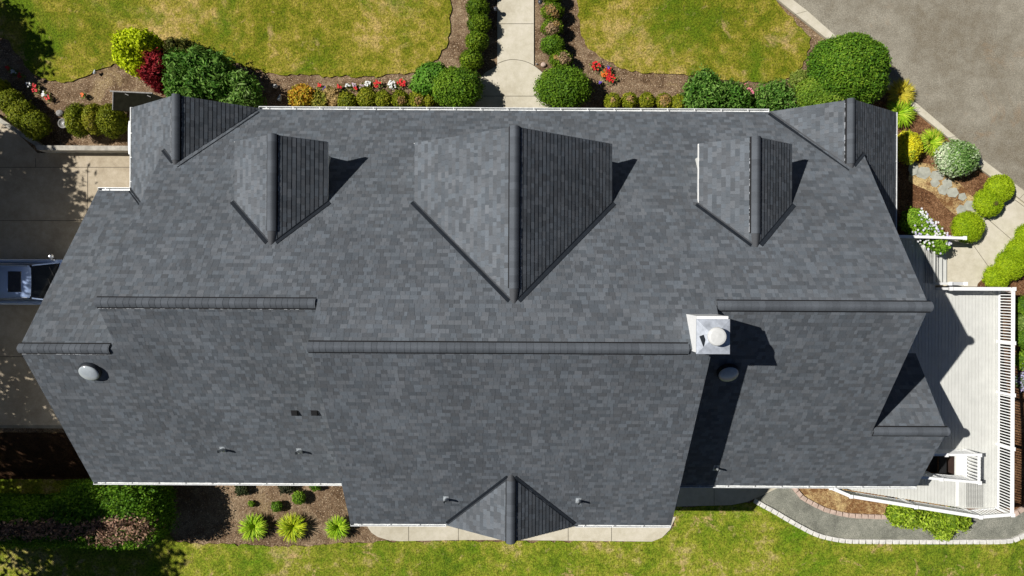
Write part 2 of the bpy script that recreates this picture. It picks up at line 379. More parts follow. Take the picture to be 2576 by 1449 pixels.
house = empty('house', (0, 0, 0), 'long house with a dark grey asphalt shingle roof, three front dormers and white gutters', 'house')
ZR, YR = 8.0, -.516
R = Roof()
R.add('F', 6.95, 2.4, S, [
    [(-13.0, -.516), (13.05, -.516), (13.05, 4.47), (-13.0, 4.47)],
    [(-12.36, 4.47), (12.40, 4.47), (10.06, 6.95), (-9.98, 6.95)],
    [(-13.0, 4.47), (-12.36, 4.47), (-13.0, 5.08)], [(13.05, 4.47), (12.40, 4.47), (13.05, 5.09)],
    [(-6.09, -1.795), (6.39, -1.795), (6.39, -.516), (-6.09, -.516)]], 1)
R.add('F', 3.724, 2.48, S, [[(-16.23, -2.075), (-12.7, -2.075), (-12.7, 1.72), (-14.94, 3.724), (-16.23, 3.724)]], 2)
R.add('B', -7.618, 2.67, S, [[(-13.0, -7.618), (-5.65, -7.618), (-5.65, -.516), (-13.0, -.516)], [(-16.23, -7.618), (-13.0, -7.618), (-13.0, -2.075), (-16.23, -2.075)],
    [(5.65, -7.618), (13.05, -7.618), (13.05, -.516), (5.65, -.516)], [(13.05, -7.618), (15.76, -7.618), (15.76, -5.127), (13.05, -5.127)]], 3)
R.add('F', -2.473, 2.55, S, [[(12.7, -5.127), (15.76, -5.127), (15.76, -2.473), (12.7, -2.473)]], 4)
R.add('B', -8.843, 3.67, S, [[(-6, -8.843), (-2.395, -8.843), (0, -6.537), (0, -1.795), (-6, -1.795)],
    [(6, -8.843), (2.395, -8.843), (0, -6.537), (0, -1.795), (6, -1.795)]], 5)
R.build('roof', house)
# corner and back gables
def gable(name, polysL, polysR, L, Rr, seed, lab):
    g = Roof(); g.add('L', L[0], L[1], L[2], polysL, seed, lift=1.1); g.add('R', Rr[0], Rr[1], Rr[2], polysR, seed+50, lift=2.3)
    o = g.build(name, house); o['label'] = lab; return o
gable('gable_roof', [[(-14.94, 3.77), (-12.75, 1.75), (-12.75, 7.0), (-14.94, 7.0)], [(-12.75, 4.84), (-12.36, 4.47), (-12.36, 7.0), (-12.75, 7.0)]],
      [[(-12.36, 4.47), (-9.98, 6.95), (-9.98, 7.0), (-12.36, 7.0)]], (-14.94, 2.4, .72), (-9.98, 2.4, .7815), 10, 'left corner gable roof next to the driveway')
gable('gable_roof', [[(12.40, 4.47), (12.40, 6.97), (10.06, 6.97), (10.06, 6.95)]],
      [[(12.75, 1.6), (15.0, 1.6), (15.0, 6.97), (12.75, 6.97)], [(12.40, 4.47), (12.75, 4.8), (12.75, 6.97), (12.40, 6.97)]], (10.06, 2.4, .795), (15.0, 2.4, .715), 11, 'right corner gable roof next to the road')
gable('gable_roof', [[(-2.395, -8.90), (0, -8.90), (0, -6.537), (-2.395, -8.84)]], [[(2.395, -8.90), (0, -8.90), (0, -6.537), (2.395, -8.84)]], (-2.395, 3.67, .722), (2.395, 3.67, .722), 12, 'small gable roof over the back patio')

def ridge(p0, p1, z, parent, white='', sl=.75, seedc=1):           # rolled ridge cap along p0 -> p1 at height z
    p0 = Vector((*p0, z)); p1 = Vector((*p1, z)); L = (p1-p0).length; d = (p1-p0)/L; n = Vector((-d.y, d.x, 0))
    hw = .155
    def prof(o, k=1.0):
        pts = []
        for i in range(9):
            t = -1+i/4; x = hw*t*k
            pts.append((x, .045-sl*hw*.92*(abs(t)**1.7)+o))
        return pts
    b = MB(); pos = 0; rr = random.Random(seedc*17)
    while pos < L-.01:
        seg = min(rr.uniform(.17, .24), L-pos); a = prof(.010); c = prof(.018)
        g = .078+.030*rr.random(); col = (g*.90, g*1.0, g*1.13)
        A = [p0+d*pos+n*x+Vector((0, 0, h)) for x, h in a]; B = [p0+d*(pos+seg)+n*x+Vector((0, 0, h)) for x, h in c]
        for i in range(8): b.poly([A[i], B[i], B[i+1], A[i+1]][::-1], col)
        E = [p+Vector((0, 0, -.03)) for p in B]
        for i in range(8): b.poly([B[i], E[i], E[i+1], B[i+1]], (.06, .062, .066))
        pos += seg
    o = b.build('ridge_cap', M['cap'], parent)
    v = MB(); hv = hw+.034; e = .03
    A = [p0+d*.01+n*x+Vector((0, 0, h)) for x, h in ((-hv, -sl*hv+.034), (0, .02), (hv, -sl*hv+.034), (hv, -sl*hv-.02), (0, -.04), (-hv, -sl*hv-.02))]
    B = [q+d*(L-.02) for q in A]
    v.hull8(A, B); v.build('ridge_gap_shade', M['black'], o)  # black strip, slightly wider than the cap, draws the shadow gap at its edges
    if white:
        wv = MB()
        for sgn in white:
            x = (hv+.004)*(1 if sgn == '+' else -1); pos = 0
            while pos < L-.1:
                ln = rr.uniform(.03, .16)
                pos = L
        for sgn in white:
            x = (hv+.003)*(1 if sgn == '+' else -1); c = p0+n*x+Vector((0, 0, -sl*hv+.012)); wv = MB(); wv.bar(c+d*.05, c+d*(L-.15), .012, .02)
            wv.build('ridge_glint', M['glint'], o)  # thin added strip carrying the painted glints
    return o
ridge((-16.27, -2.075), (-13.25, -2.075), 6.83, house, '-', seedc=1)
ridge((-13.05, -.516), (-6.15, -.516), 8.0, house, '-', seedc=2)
ridge((-6.12, -1.795), (5.30, -1.795), 8.96, house, seedc=3)
ridge((6.42, -.516), (13.16, -.516), 8.0, house, seedc=4)
ridge((13.1, -5.127), (15.86, -5.127), 4.54, house, seedc=5)
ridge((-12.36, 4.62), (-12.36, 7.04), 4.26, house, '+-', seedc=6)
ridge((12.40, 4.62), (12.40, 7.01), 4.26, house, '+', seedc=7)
ridge((0, -6.75), (0, -8.95), 5.40, house, sl=.72, seedc=8)

def valley(p, q, fa, fb, parent, wa=.10, wb=.045, lift=.02):       # metal in the valley; left of p->q follows fa, right follows fb
    wa *= 1.15; wb *= 1.15; lift = .034
    p = Vector(p); q = Vector(q); d = (q-p).normalized(); n = Vector((-d.y, d.x)); b = MB(); 
    def pt(c, off, f, h): return (c.x+n.x*off, c.y+n.y*off, f(c.x+n.x*off, c.y+n.y*off)+h)
    ks = [(wa, fa, lift-.022), (wa, fa, lift), (wa*.45, fa, lift+.008), (wa*.4, fa, lift+.002), (0, fa, lift), (-wb, fb, lift+.004), (-wb, fb, lift-.022)]
    A = [pt(p, o, f, h) for o, f, h in ks]; B = [pt(q, o, f, h) for o, f, h in ks]
    for i in range(len(ks)-1): b.poly([A[i], A[i+1], B[i+1], B[i]])
    return b.build('valley_flashing', M['flash'], parent)
fF = plane('F', 6.95, 2.4, S); fA = plane('F', 3.724, 2.48, S); fC = plane('B', -8.843, 3.67, S)
g1L = plane('L', -14.94, 2.4, .72); g1R = plane('R', -9.98, 2.4, .7815); g2L = plane('L', 10.06, 2.4, .795); g2R = plane('R', 15.0, 2.4, .715)
g3L = plane('L', -2.395, 3.67, .722); g3R = plane('R', 2.395, 3.67, .722)
valley((-12.30, 4.41), (-9.98, 6.90), g1R, fF, house, .045, .10)
valley((-13.0, 5.08), (-12.44, 4.55), g1L, fF, house, .05, .07)
valley((-14.94, 3.76), (-13.0, 1.97), g1L, fA, house, .03, .07)
valley((10.06, 6.93), (12.34, 4.44), g2L, fF, house, .05, .12)
valley((12.48, 4.56), (13.05, 5.09), g2R, fF, house, .05, .07)
valley((-2.37, -8.82), (-.10, -6.64), fC, g3L, house, .09, .03)
valley((.10, -6.64), (2.37, -8.82), fC, g3R, house, .09, .03)

# gutters
def gutter(p, q, z, parent, side, hang=1.05, w_=.115):            # side: unit vector pointing away from the wall
    p = Vector((*p, z)); q = Vector((*q, z)); d = (q-p).normalized(); s = Vector((*side, 0)); b = MB(); L = (q-p).length
    th = .008
    def brd(o0, o1, h0, h1):
        A = [p+s*o0+Vector((0, 0, h0)), p+s*o1+Vector((0, 0, h0)), p+s*o1+Vector((0, 0, h1)), p+s*o0+Vector((0, 0, h1))]
        b.hull8(A, [a+d*L for a in A])
    brd(0, .012, -.12, -.012); brd(w_-.012, w_+.012, -.12, .012); brd(.012, w_-.012, -.12, -.108)
    for e, f in ((0, .01), (L-.01, L)):
        A = [p+d*e+s*o+Vector((0, 0, h)) for o, h in ((-.01, -.125), (w_+.014, -.125), (w_+.014, .014), (-.01, .0))]
        b.hull8(A, [a+d*(f-e) for a in A])
    o = b.build('gutter', M['gutter'], parent)
    k = .3
    while k < L-.1:
        h = MB(); h.bar(p+d*k+s*(-.07)+Vector((0, 0, .014)), p+d*k+s*(w_)+Vector((0, 0, .014)), .03, .012); k += hang
        h.build('gutter_hanger', M['white'], o)
    f = MB(); A = [p-s*.03+Vector((0, 0, -.2)), p-s*.002+Vector((0, 0, -.2)), p-s*.002+Vector((0, 0, -.015)), p-s*.03+Vector((0, 0, -.015))]
    return o
gutter((-9.98, 6.955), (10.06, 6.955), 2.375, house, (0, 1))
gutter((-14.945, 3.80), (-14.945, 7.02), 2.375, house, (-1, 0), .95, .07)
gutter((-16.23, 3.73), (-14.98, 3.73), 2.455, house, (0, 1), .9)
gutter((15.005, 1.6), (15.005, 6.97), 2.375, house, (1, 0), 1.05, .075)
gutter((-16.23, -7.622), (-6.0, -7.622), 2.645, house, (0, -1), 1.05, .09)
gutter((5.99, -7.622), (15.76, -7.622), 2.645, house, (0, -1), 1.05, .09)
gutter((-6.0, -8.847), (-2.42, -8.847), 3.645, house, (0, -1), 1.1, .09)
gutter((2.42, -8.847), (6.0, -8.847), 3.645, house, (0, -1), 1.1, .09)

# walls (profile boxes under the roofs)
def wallx(x0, x1, prof, parent, name='wall'):      # prof in (y, z)
    b = MB(); b.hull8([(x0, y, z) for y, z in prof], [(x1, y, z) for y, z in prof])
    return b.build(name, M['siding'], parent, merge=True)
def wally(y0, y1, prof, parent, name='wall'):
    b = MB(); b.hull8([(x, y0, z) for x, z in prof], [(x, y1, z) for x, z in prof])
    return b.build(name, M['siding'], parent, merge=True)
dz = .16
fB = plane('B', -7.618, 2.67, S)
wallx(-15.95, -12.71, [(-7.3, -3.2), (3.42, -3.2), (3.42, fA(0, 3.42)-dz), (-2.075, 6.83-dz), (-7.3, fB(0, -7.3)-dz)], house)
wallx(-12.705, -5.71, [(-7.31, -3.2), (6.62, -3.2), (6.62, fF(0, 6.62)-dz), (-.516, 8-dz), (-7.31, fB(0, -7.31)-dz)], house)
wallx(5.71, 12.72, [(-7.31, -3.2), (6.62, -3.2), (6.62, fF(0, 6.62)-dz), (-.516, 8-dz), (-7.31, fB(0, -7.31)-dz)], house)
wallx(-5.705, 5.705, [(-8.5, -3.2), (6.6, -3.2), (6.6, fF(0, 6.6)-dz), (-1.795, 8.96-dz), (-8.5, fC(0, -8.5)-dz)], house)
wallx(12.725, 15.45, [(-7.3, -3.2), (-2.8, -3.2), (-2.8, 2.63), (-5.127, 4.54-dz), (-7.3, fB(0, -7.3)-dz)], house)
wally(3.3, 6.72, [(-14.62, 0), (-10.3, 0), (-10.3, 2.48), (-12.36, 4.26-dz), (-14.62, 2.47)], house)
wally(1.75, 6.70, [(10.4, 0), (14.66, 0), (14.66, 2.48), (12.40, 4.26-dz), (10.4, 2.5)], house)
wally(-8.62, -8.49, [(-2.1, 3.0), (2.1, 3.0), (2.1, 3.7), (0, 5.40-dz), (-2.1, 3.7)], house)
def window(x, y, z, wd, ht, face, parent):
    fx, fy = face; b = MB(); g = MB()
    if fx: 
        b.box(min(x, x+fx*.05), max(x, x+fx*.05), y-wd/2, y+wd/2, z, z+ht); g.box(min(x+fx*.051, x+fx*.06), max(x+fx*.051, x+fx*.06), y-wd/2+.07, y+wd/2-.07, z+.07, z+ht-.07)
    else:
        b.box(x-wd/2, x+wd/2, min(y, y+fy*.05), max(y, y+fy*.05), z, z+ht); g.box(x-wd/2+.07, x+wd/2-.07, min(y+fy*.051, y+fy*.06), max(y+fy*.051, y+fy*.06), z+.07, z+ht-.07)
    o = b.build('window', M['white'], parent)
    if parent is house: g.build('window_pane', M['glass'], o)
    return o
for x in (-8, -4, 3, 7.5): window(x, 6.62 if abs(x) > 5.7 else 6.6, .9, 1.4, 1.2, (0, 1), house)
window(-12.4, 6.72, .9, 1.5, 1.2, (0, 1), house); window(12.5, 6.70, .9, 1.5, 1.2, (0, 1), house)
for x in (-4, 4): window(x, -8.5, 1.0, 1.6, .9, (0, -1), house)
window(-9.5, -7.31, .9, 1.4, 1.2, (0, -1), house)
b = MB(); b.box(-.5, .5, 6.6, 6.66, 0, 2.05); b.build('door', M['wood_brown'], house)
for y in (-4.6, .6):
    b = MB(); b.box(-16.0, -15.95, y-1.3, y+1.3, 0, 2.15); b.build('garage_door', M['white'], house)

# dormers
def dormer(xl, xr, xc, ze, yv, zr, ye, yf, seed, lab, wl, white):
    wl_ = MB(); wl_.hull8([(x, yv-.6, z) for x, z in ((xl+.22, ze-1.9), (xr-.22, ze-1.9), (xr-.22, ze-.02), (xc, zr-.18), (xl+.22, ze-.02))],
                         [(x, yf-.28, z) for x, z in ((xl+.22, ze-1.9), (xr-.22, ze-1.9), (xr-.22, ze-.02), (xc, zr-.18), (xl+.22, ze-.02))])
    d = wl_.build('dormer', M['siding'], house, merge=True); d['label'] = lab
    sL = (zr-ze)/(xc-xl); sR = (zr-ze)/(xr-xc)
    g = Roof()
    g.add('L', xl, ze, sL, [[(xl, yf), (xl, yv), (xc, ye), (xc, yf)]], seed, lift=1.1)
    g.add('R', xr, ze, sR, [[(xr, yf), (xr, yv), (xc, ye), (xc, yf)]], seed+3, lift=2.3)
    t = g.t.build('dormer_roof', M['shingle'], d)
    g.d.build('dormer_deck', M['roofdeck'], d)
    fl = plane('L', xl, ze, sL); fr = plane('R', xr, ze, sR)
    valley((xl-.07, yv+.07), (xc-.12, ye+.10), fl, fF, d, .035, .10)
    valley((xc+.12, ye+.10), (xr+.07, yv+.07), fr, fF, d, .035, .10)
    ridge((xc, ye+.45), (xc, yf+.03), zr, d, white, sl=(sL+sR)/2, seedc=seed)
    c = MB(); hw = .15                                  # smooth saddle piece at the back end of the ridge
    prev = None
    for yy, k in ((ye-.06, .75), (ye+.5, 1.0)):
        cur = [(xc+hw*k*t/4, yy, zr+.035*k-.6*hw*(abs(t/4)**1.8)) for t in range(-4, 5)]
        if prev: 
            for i in range(8): c.poly([prev[i], prev[i+1], cur[i+1], cur[i]], (.065, .068, .073))
        prev = cur
    c.build('ridge_end', M['cap'], d)
    f = MB()
    f.bar((xl+(.012 if xl < 0 else -.008), yv+.02, ze-.09), (xl+(.012 if xl < 0 else -.008), yf, ze-.09), .022, .13); f.bar((xr+.006, yv+.02, ze-.09), (xr+.006, yf, ze-.09), .022, .13)
    for s_, (xa, xb) in ((1, (xl, xc)), (1, (xc, xr))):
        za, zb = (ze, zr) if xa == xl else (zr, ze)
        f.bar((xa, yf-.015, za-.09), (xb, yf-.015, zb-.09), .02, .13)
    f.build('fascia', M['white'], d)
    window(xc, yf-.28, ze-1.05+(.2 if xr-xl > 5 else 0), 1.2 if xr-xl < 5 else 2.4, .95 if xr-xl < 5 else 1.4, (0, 1), d)
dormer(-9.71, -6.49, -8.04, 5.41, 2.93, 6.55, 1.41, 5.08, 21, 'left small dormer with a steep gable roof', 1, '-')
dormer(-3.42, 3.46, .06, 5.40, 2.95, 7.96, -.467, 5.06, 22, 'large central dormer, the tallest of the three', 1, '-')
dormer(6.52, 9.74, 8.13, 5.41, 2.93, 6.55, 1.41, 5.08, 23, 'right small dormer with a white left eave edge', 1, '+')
# saddle pieces on the two corner gables and the back gable
for xc, ya, yb, zr in ((-12.36, 4.40, 4.7, 4.26), (12.40, 4.40, 4.7, 4.26), (0, -6.48, -6.8, 5.40)):
    c = MB(); prev = None
    for yy, k in ((ya, .75), (yb, 1.0)):
        cur = [(xc+.15*k*t/4, yy, zr+.035*k-.09*(abs(t/4)**1.8)) for t in range(-4, 5)]
        if prev:
            for i in range(8): c.poly([prev[i], prev[i+1], cur[i+1], cur[i]], (.065, .068, .073))
        prev = cur
    c.build('ridge_end', M['cap'], house)

# chimney
ch = MB(); ch.hull8([(5.40, -1.86, 6.0), (6.31, -1.86, 6.0), (6.31, -.76, 6.0), (5.40, -.76, 6.0)], [(5.40, -1.86, 9.49), (6.31, -1.86, 9.49), (6.31, -.79, 9.49), (5.40, -.79, 9.49)])
chim = ch.build('chimney', M['white'], house, merge=True)
c = MB(); x0, x1, y0, y1, z = 5.37, 6.34, -1.89, -.87, 9.50
cx, cy = (x0+x1)/2, (y0+y1)/2
c.box(x0, x1, y0, y1, z, z+.05)
for a, b_ in (((x0, y0), (x1, y0)), ((x1, y0), (x1, y1)), ((x1, y1), (x0, y1)), ((x0, y1), (x0, y0))): c.poly([(a[0], a[1], z+.052), (b_[0], b_[1], z+.052), (cx, cy, z+.14)])
c.build('chimney_cap', M['galv'], chim)
c = MB(); c.lathe([(.0, .08), (.20, .08), (.20, .22), (.26, .24), (.27, .27), (.27, .33), (.25, .37), (.20, .385), (0, .395)], (cx+.03, cy+.02, z+.02), 28)
c.build('flue_cap', M['flue'], chim, smooth=False)
c = MB(); c.bar((5.50, -1.35, 9.60), (5.62, -1.65, 9.585), .13, .01); c.build('cap_patch', M['flash'], chim)
# light tube domes
def dome(px, py, zf, lab):
    x, y = None, None
    zz = 6.0
    for _ in range(12):
        x, y, _z = P(px, py, zz); zz = zf(x, y)
    r = .335; q = math.sqrt(1+S*S); nrm = Vector((0, -S/q, 1/q)); ax = Vector((1, 0, 0)); ay = nrm.cross(ax)
    c0 = Vector((x, y, zz)); base = MB(); dm = MB(); n = 28
    def ring(rr, h): return [c0+ax*rr*math.cos(2*math.pi*k/n)+ay*rr*math.sin(2*math.pi*k/n)+nrm*h for k in range(n)]
    prof = [(r*1.1, .0), (r*1.08, .14), (r*1.0, .16)]
    R_ = [ring(a, h) for a, h in prof]
    for a, b_ in zip(R_, R_[1:]):
        for k in range(n): base.poly([a[k], a[(k+1) % n], b_[(k+1) % n], b_[k]])
    R_ = [ring(r*math.cos(t), .15+.085*math.sin(t)) for t in [i*math.pi/2/7 for i in range(8)]]
    for a, b_ in zip(R_, R_[1:]):
        for k in range(n): dm.poly([a[k], a[(k+1) % n], b_[(k+1) % n], b_[k]])
    o = base.build('light_tube', M['flash'], house, smooth=True); o['label'] = lab
    dm.build('dome', M['domeglass'], o, smooth=True)
M['domeglass'] = plain('frosted_dome', (.42, .46, .48), .15, .6, var=.2, scale=3)
dome(229, 931, fB, 'round light tube dome on the left wing')
dome(1830, 934, fB, 'round light tube dome in the shadow of the chimney')
def on_plane(px, py, zf, h=0):
    zz = 5
    for _ in range(15):
        x, y, _z = P(px, py, zz+h); zz = zf(x, y)
    return x, y, zz
for px, py, zf, r in ((552, 1135, fB, .035), (747, 1139, fB, .035), (1120, 1261, fC, .035), (1457, 1265, fC, .035), (1807, 1182, fB, .03)):
    x, y, z = on_plane(px, py, zf, .3); b = MB()
    r *= 1.2; b.tube([(x, y, z-.1), (x, y, z+.40)], r*1.25, 12, False); b.tube([(x, y, z+.395), (x, y, z-.1)], r*.8, 12, False)
    o = b.build('vent_pipe', M['pipe'], house)
    k = MB(); k.lathe([(r*2.6, -.02), (r*1.8, .07), (r*1.3, .12)], (x, y-.01, z), 14)
    q = math.sqrt(1+S*S); k.hull8([(x-.1, y-.13, zf(0, y-.13)+.010), (x+.1, y-.13, zf(0, y-.13)+.010), (x+.1, y+.12, zf(0, y+.12)+.010), (x-.1, y+.12, zf(0, y+.12)+.010)],
                                     [(x-.1, y-.13, zf(0, y-.13)+.018), (x+.1, y-.13, zf(0, y-.13)+.018), (x+.1, y+.12, zf(0, y+.12)+.018), (x-.1, y+.12, zf(0, y+.12)+.018)])
    k.build('pipe_boot', M['pipe'], o)
for px, py in ((742, 1038), (792, 1038)):
    x, y, z = on_plane(px, py, fB); b = MB()
    lo = [(x-.13, y-.10, z-.075+.0), (x+.13, y-.10, z-.075), (x+.13, y+.10, z+.075), (x-.13, y+.10, z+.075)]
    hi = [(x-.10, y-.10, z+.07), (x+.10, y-.10, z+.07), (x+.10, y+.05, z+.12), (x-.10, y+.05, z+.12)]
    b.hull8(lo, hi); b.build('roof_vent', M['black'], house)
b = MB(); b.tube([(-15.08, 5.2, 2.2), (-15.1, 5.5, 2.2), (-15.1, 6.2, 2.2), (-15.08, 6.5, 2.2)], .09, 10); b.build('downspout', M['white'], house)

# ---------------------------------------------------------------- foliage
def fast_mesh(name, V, nper, colors, m, parent=None, extra=None, smooth=False):
    """V: (n*nper,3) leaf polygons; extra: (verts, quads, cols) of solid core"""
    nf = len(V)//nper; verts = V; cols = colors
    loops = np.arange(len(V), dtype=np.int32); start = np.arange(nf, dtype=np.int32)*nper
    if extra is not None:
        ev, ef, ec = extra
        off = len(verts); verts = np.concatenate([verts, ev]); cols = np.concatenate([cols, ec])
        loops = np.concatenate([loops, (ef+off).ravel().astype(np.int32)])
        start = np.concatenate([start, (nf*nper+np.arange(len(ef))*4).astype(np.int32)])
    me = bpy.data.meshes.new(name); me.vertices.add(len(verts)); me.vertices.foreach_set('co', verts.astype(np.float32).ravel())
    me.loops.add(len(loops)); me.loops.foreach_set('vertex_index', loops)
    me.polygons.add(len(start)); me.polygons.foreach_set('loop_start', start)
    me.update(calc_edges=True); me.validate()
    a = me.color_attributes.new('Col', 'FLOAT_COLOR', 'POINT')
    a.data.foreach_set('color', np.concatenate([cols, np.ones((len(cols), 1))], 1).astype(np.float32).ravel())
    me.materials.append(m)
    o = bpy.data.objects.new(name, me); COL.objects.link(o)
    if parent: o.parent = parent
    return o
def quads(pts, nrm, size, jit, rng, aspect=.55, shape='diamond'):
    n = len(pts); nn = nrm+rng.normal(0, jit, (n, 3)); nn /= np.linalg.norm(nn, axis=1)[:, None]+1e-9
    r = rng.normal(0, 1, (n, 3)); t = np.cross(nn, r); t /= np.linalg.norm(t, axis=1)[:, None]+1e-9; bt = np.cross(nn, t)
    s = size*rng.uniform(.6, 1.3, (n, 1))
    a = t*s; b = bt*s*aspect
    return np.stack([pts-a, pts-b*1.0+a*.1, pts+a, pts+b+a*.1], 1).reshape(-1, 3)
def lump_noise(p, seed, k=2.2):
    r = np.random.default_rng(seed); s = np.zeros(len(p))
    for i in range(6):
        w_ = r.normal(0, k*(1+i*.5), 3); s += np.sin(p@w_+r.uniform(0, 6.28))/(1+i*.4)
    return s/3
def pick(cols, n, f, rng):
    cols = np.array(cols); i = np.clip(((f*.5+.5)*.55+rng.uniform(0, 1, n)*.45)*len(cols), 0, len(cols)-1e-3)
    c = cols[i.astype(int)]
    return c*rng.uniform(.75, 1.25, (n, 1))
def foliage(name, lumps, cols, leaf=.05, dens=600, amp=.08, jit=.5, seed=0, parent=None, patches=(), mat_=None, fuzz=.06, aspect=.55, core=.9, origin=(0, 0, 0), k=2.2, box=False, holes=0, g0=0):
    """lumps: (x,y,z,rx,ry,rz) ellipsoids in world; leaves scattered over their union"""
    rng = np.random.default_rng(seed+100); P_ = []; N_ = []; EV = []; EF = []; EC = []; off = 0
    L = np.array(lumps, float)
    for li, (x, y, z, rx, ry, rz) in enumerate(L):
        area = 4*math.pi*((rx*ry)**1.6/3+(rx*rz)**1.6/3+(ry*rz)**1.6/3)**(1/1.6); n = int(area*dens)
        d = rng.normal(0, 1, (n, 3)); d /= np.linalg.norm(d, axis=1)[:, None]
        d[:, 2] = np.where((d[:, 2] < -.3), -d[:, 2], d[:, 2])
        if box: e = 4.0; d = d/(np.abs(d**e).sum(1)**(1/e))[:, None]
        R3 = np.array([rx, ry, rz])
        ln = lump_noise(d*R3*3/max(R3.max(), .5)+li*3.3, seed*3+li, k)
        rad = 1+amp*ln+rng.normal(0, fuzz, n)-np.abs(rng.normal(0, fuzz, n))
        p = d*rad[:, None]*R3+[x, y, z]; nn = d/R3; nn /= np.linalg.norm(nn, axis=1)[:, None]
        keep = p[:, 2] > g0+.02
        if holes: keep &= ln > -holes
        for lj, q in enumerate(L):
            if lj != li: keep &= (((p-q[:3])/(q[3:]*.88))**2).sum(1) > 1
        P_.append(p[keep]); N_.append(nn[keep])
        if core:
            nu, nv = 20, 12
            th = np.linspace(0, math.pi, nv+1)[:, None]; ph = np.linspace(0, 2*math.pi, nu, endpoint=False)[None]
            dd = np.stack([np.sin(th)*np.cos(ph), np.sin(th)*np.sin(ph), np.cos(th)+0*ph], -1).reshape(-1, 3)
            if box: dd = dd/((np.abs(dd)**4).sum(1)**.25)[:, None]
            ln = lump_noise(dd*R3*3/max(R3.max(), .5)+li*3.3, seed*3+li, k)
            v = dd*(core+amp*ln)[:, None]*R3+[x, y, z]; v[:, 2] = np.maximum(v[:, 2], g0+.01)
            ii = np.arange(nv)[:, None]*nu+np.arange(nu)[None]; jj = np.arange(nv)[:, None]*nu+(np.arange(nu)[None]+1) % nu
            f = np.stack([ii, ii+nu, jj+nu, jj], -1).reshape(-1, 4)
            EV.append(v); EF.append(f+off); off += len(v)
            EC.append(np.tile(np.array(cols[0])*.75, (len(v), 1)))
    P_ = np.concatenate(P_); N_ = np.concatenate(N_)
    f = lump_noise(P_*2.2, seed+77, 1.0); C = pick(cols, len(P_), np.clip(f, -1, 1), rng)
    for (px, py, pr, pc) in patches:
        dd = np.hypot(P_[:, 0]-px, P_[:, 1]-py)+rng.normal(0, pr*.18, len(P_))+.3*pr*lump_noise(P_*6, seed+5, 1)
        mk = dd < pr; C[mk] = np.array(pc)[rng.integers(0, len(pc), mk.sum())]*rng.uniform(.7, 1.2, (mk.sum(), 1))
    V = quads(P_, N_, leaf, jit, rng, aspect)-np.array(origin)
    ex = None
    if core: ex = (np.concatenate(EV)-np.array(origin), np.concatenate(EF), np.concatenate(EC))
    o = fast_mesh(name, V, 4, np.repeat(C, 4, 0), mat_ or M['leaf'], parent, ex)
    if not parent: o.location = origin
    return o
OLIVE = [(.10, .135, .006), (.17, .20, .010), (.25, .265, .016), (.34, .31, .03)]
BOX = [(.06, .12, .006), (.115, .19, .009), (.20, .28, .014)]
BALL = [(.06, .135, .010), (.115, .22, .013), (.19, .31, .022)]
LIME = [(.20, .32, .006), (.29, .41, .008), (.38, .50, .014)]
RHODO = [(.035, .10, .010), (.07, .18, .018), (.16, .29, .05), (.05, .13, .012)]
DEAD = [(.50, .32, .10), (.42, .26, .10), (.32, .22, .10)]
TAN = [(.40, .27, .15), (.28, .18, .10), (.50, .36, .20)]
def ball(px, py, r, h, cols, label, name='clipped_bush', cat='bush', group=None, ry=None, patches=(), leaf=.045, dens=650, amp=.05, sd=[0], z0=0, lumps=None, **kw):
    sd[0] += 1; k = (CH-h*.55)/F
    x, y, g_ = PG(px, py, h*.55); z0 = z0+g_; k = (CH-g_-h*.55)/F; rx = r*k; ry_ = (ry or r)*k
    pt = [(*P2(a, b_, h*.8), c*k, d) for a, b_, c, d in patches]
    o = foliage(name, [(0+x, y, z0+h*.46, rx, ry_, h*.54)], cols, leaf=leaf, dens=dens, amp=amp, seed=sd[0]*5, patches=pt, origin=(x, y, z0), g0=z0, **kw)
    return tag(o, label, cat, group)

g = 'rounded box bushes along the entrance walk'
WL = [(1200, -30, 29, 'top'), (1202, 20, 29, ''), (1205, 60, 29, ''), (1200, 104, 29, ''), (1186, 150, 30, '')]
labs = ['dark green clipped bush cut by the top edge of the photo, left of the walk', 'dark green clipped bush, second from the top in the left walk row',
        'dark green clipped bush, third from the top in the left walk row', 'dark green clipped bush, fourth from the top in the left walk row', 'dark green clipped bush, last in the left walk row, touching the big round shrub']
for (x, y, r, _), l in zip(WL, labs): ball(x, y, r, .95, BOX, l, group=g, ry=r*.88, amp=.07)
ball(1388, -12, 27, .85, BOX, 'dark green bush cut by the top edge of the photo, right of the walk', group=g, ry=22)
ball(1390, 28, 29, .85, BOX, 'green bush with an orange dead top, beside the lamp right of the walk', group=g, ry=22, patches=[(1382, 26, 13, DEAD), (1398, 36, 9, DEAD)])
ball(1389, 69, 28, .85, BOX, 'green bush with a tan dead centre, right of the walk', group=g, ry=22, patches=[(1389, 72, 14, TAN), (1400, 60, 8, DEAD)])
ball(1390, 113, 30, .85, BALL, 'fully green smooth bush, right of the walk', group=g, ry=24)
ball(1411, 150, 29, .85, BOX, 'green bush with a tan dead right half, above the big round shrub', group=g, ry=23, patches=[(1421, 148, 15, TAN), (1400, 146, 7, DEAD)])
ball(1417, 221, 70, 1.55, BALL, 'large round green shrub on the right of the entrance walk', 'round_shrub', 'shrub', ry=53, dens=900, leaf=.045)
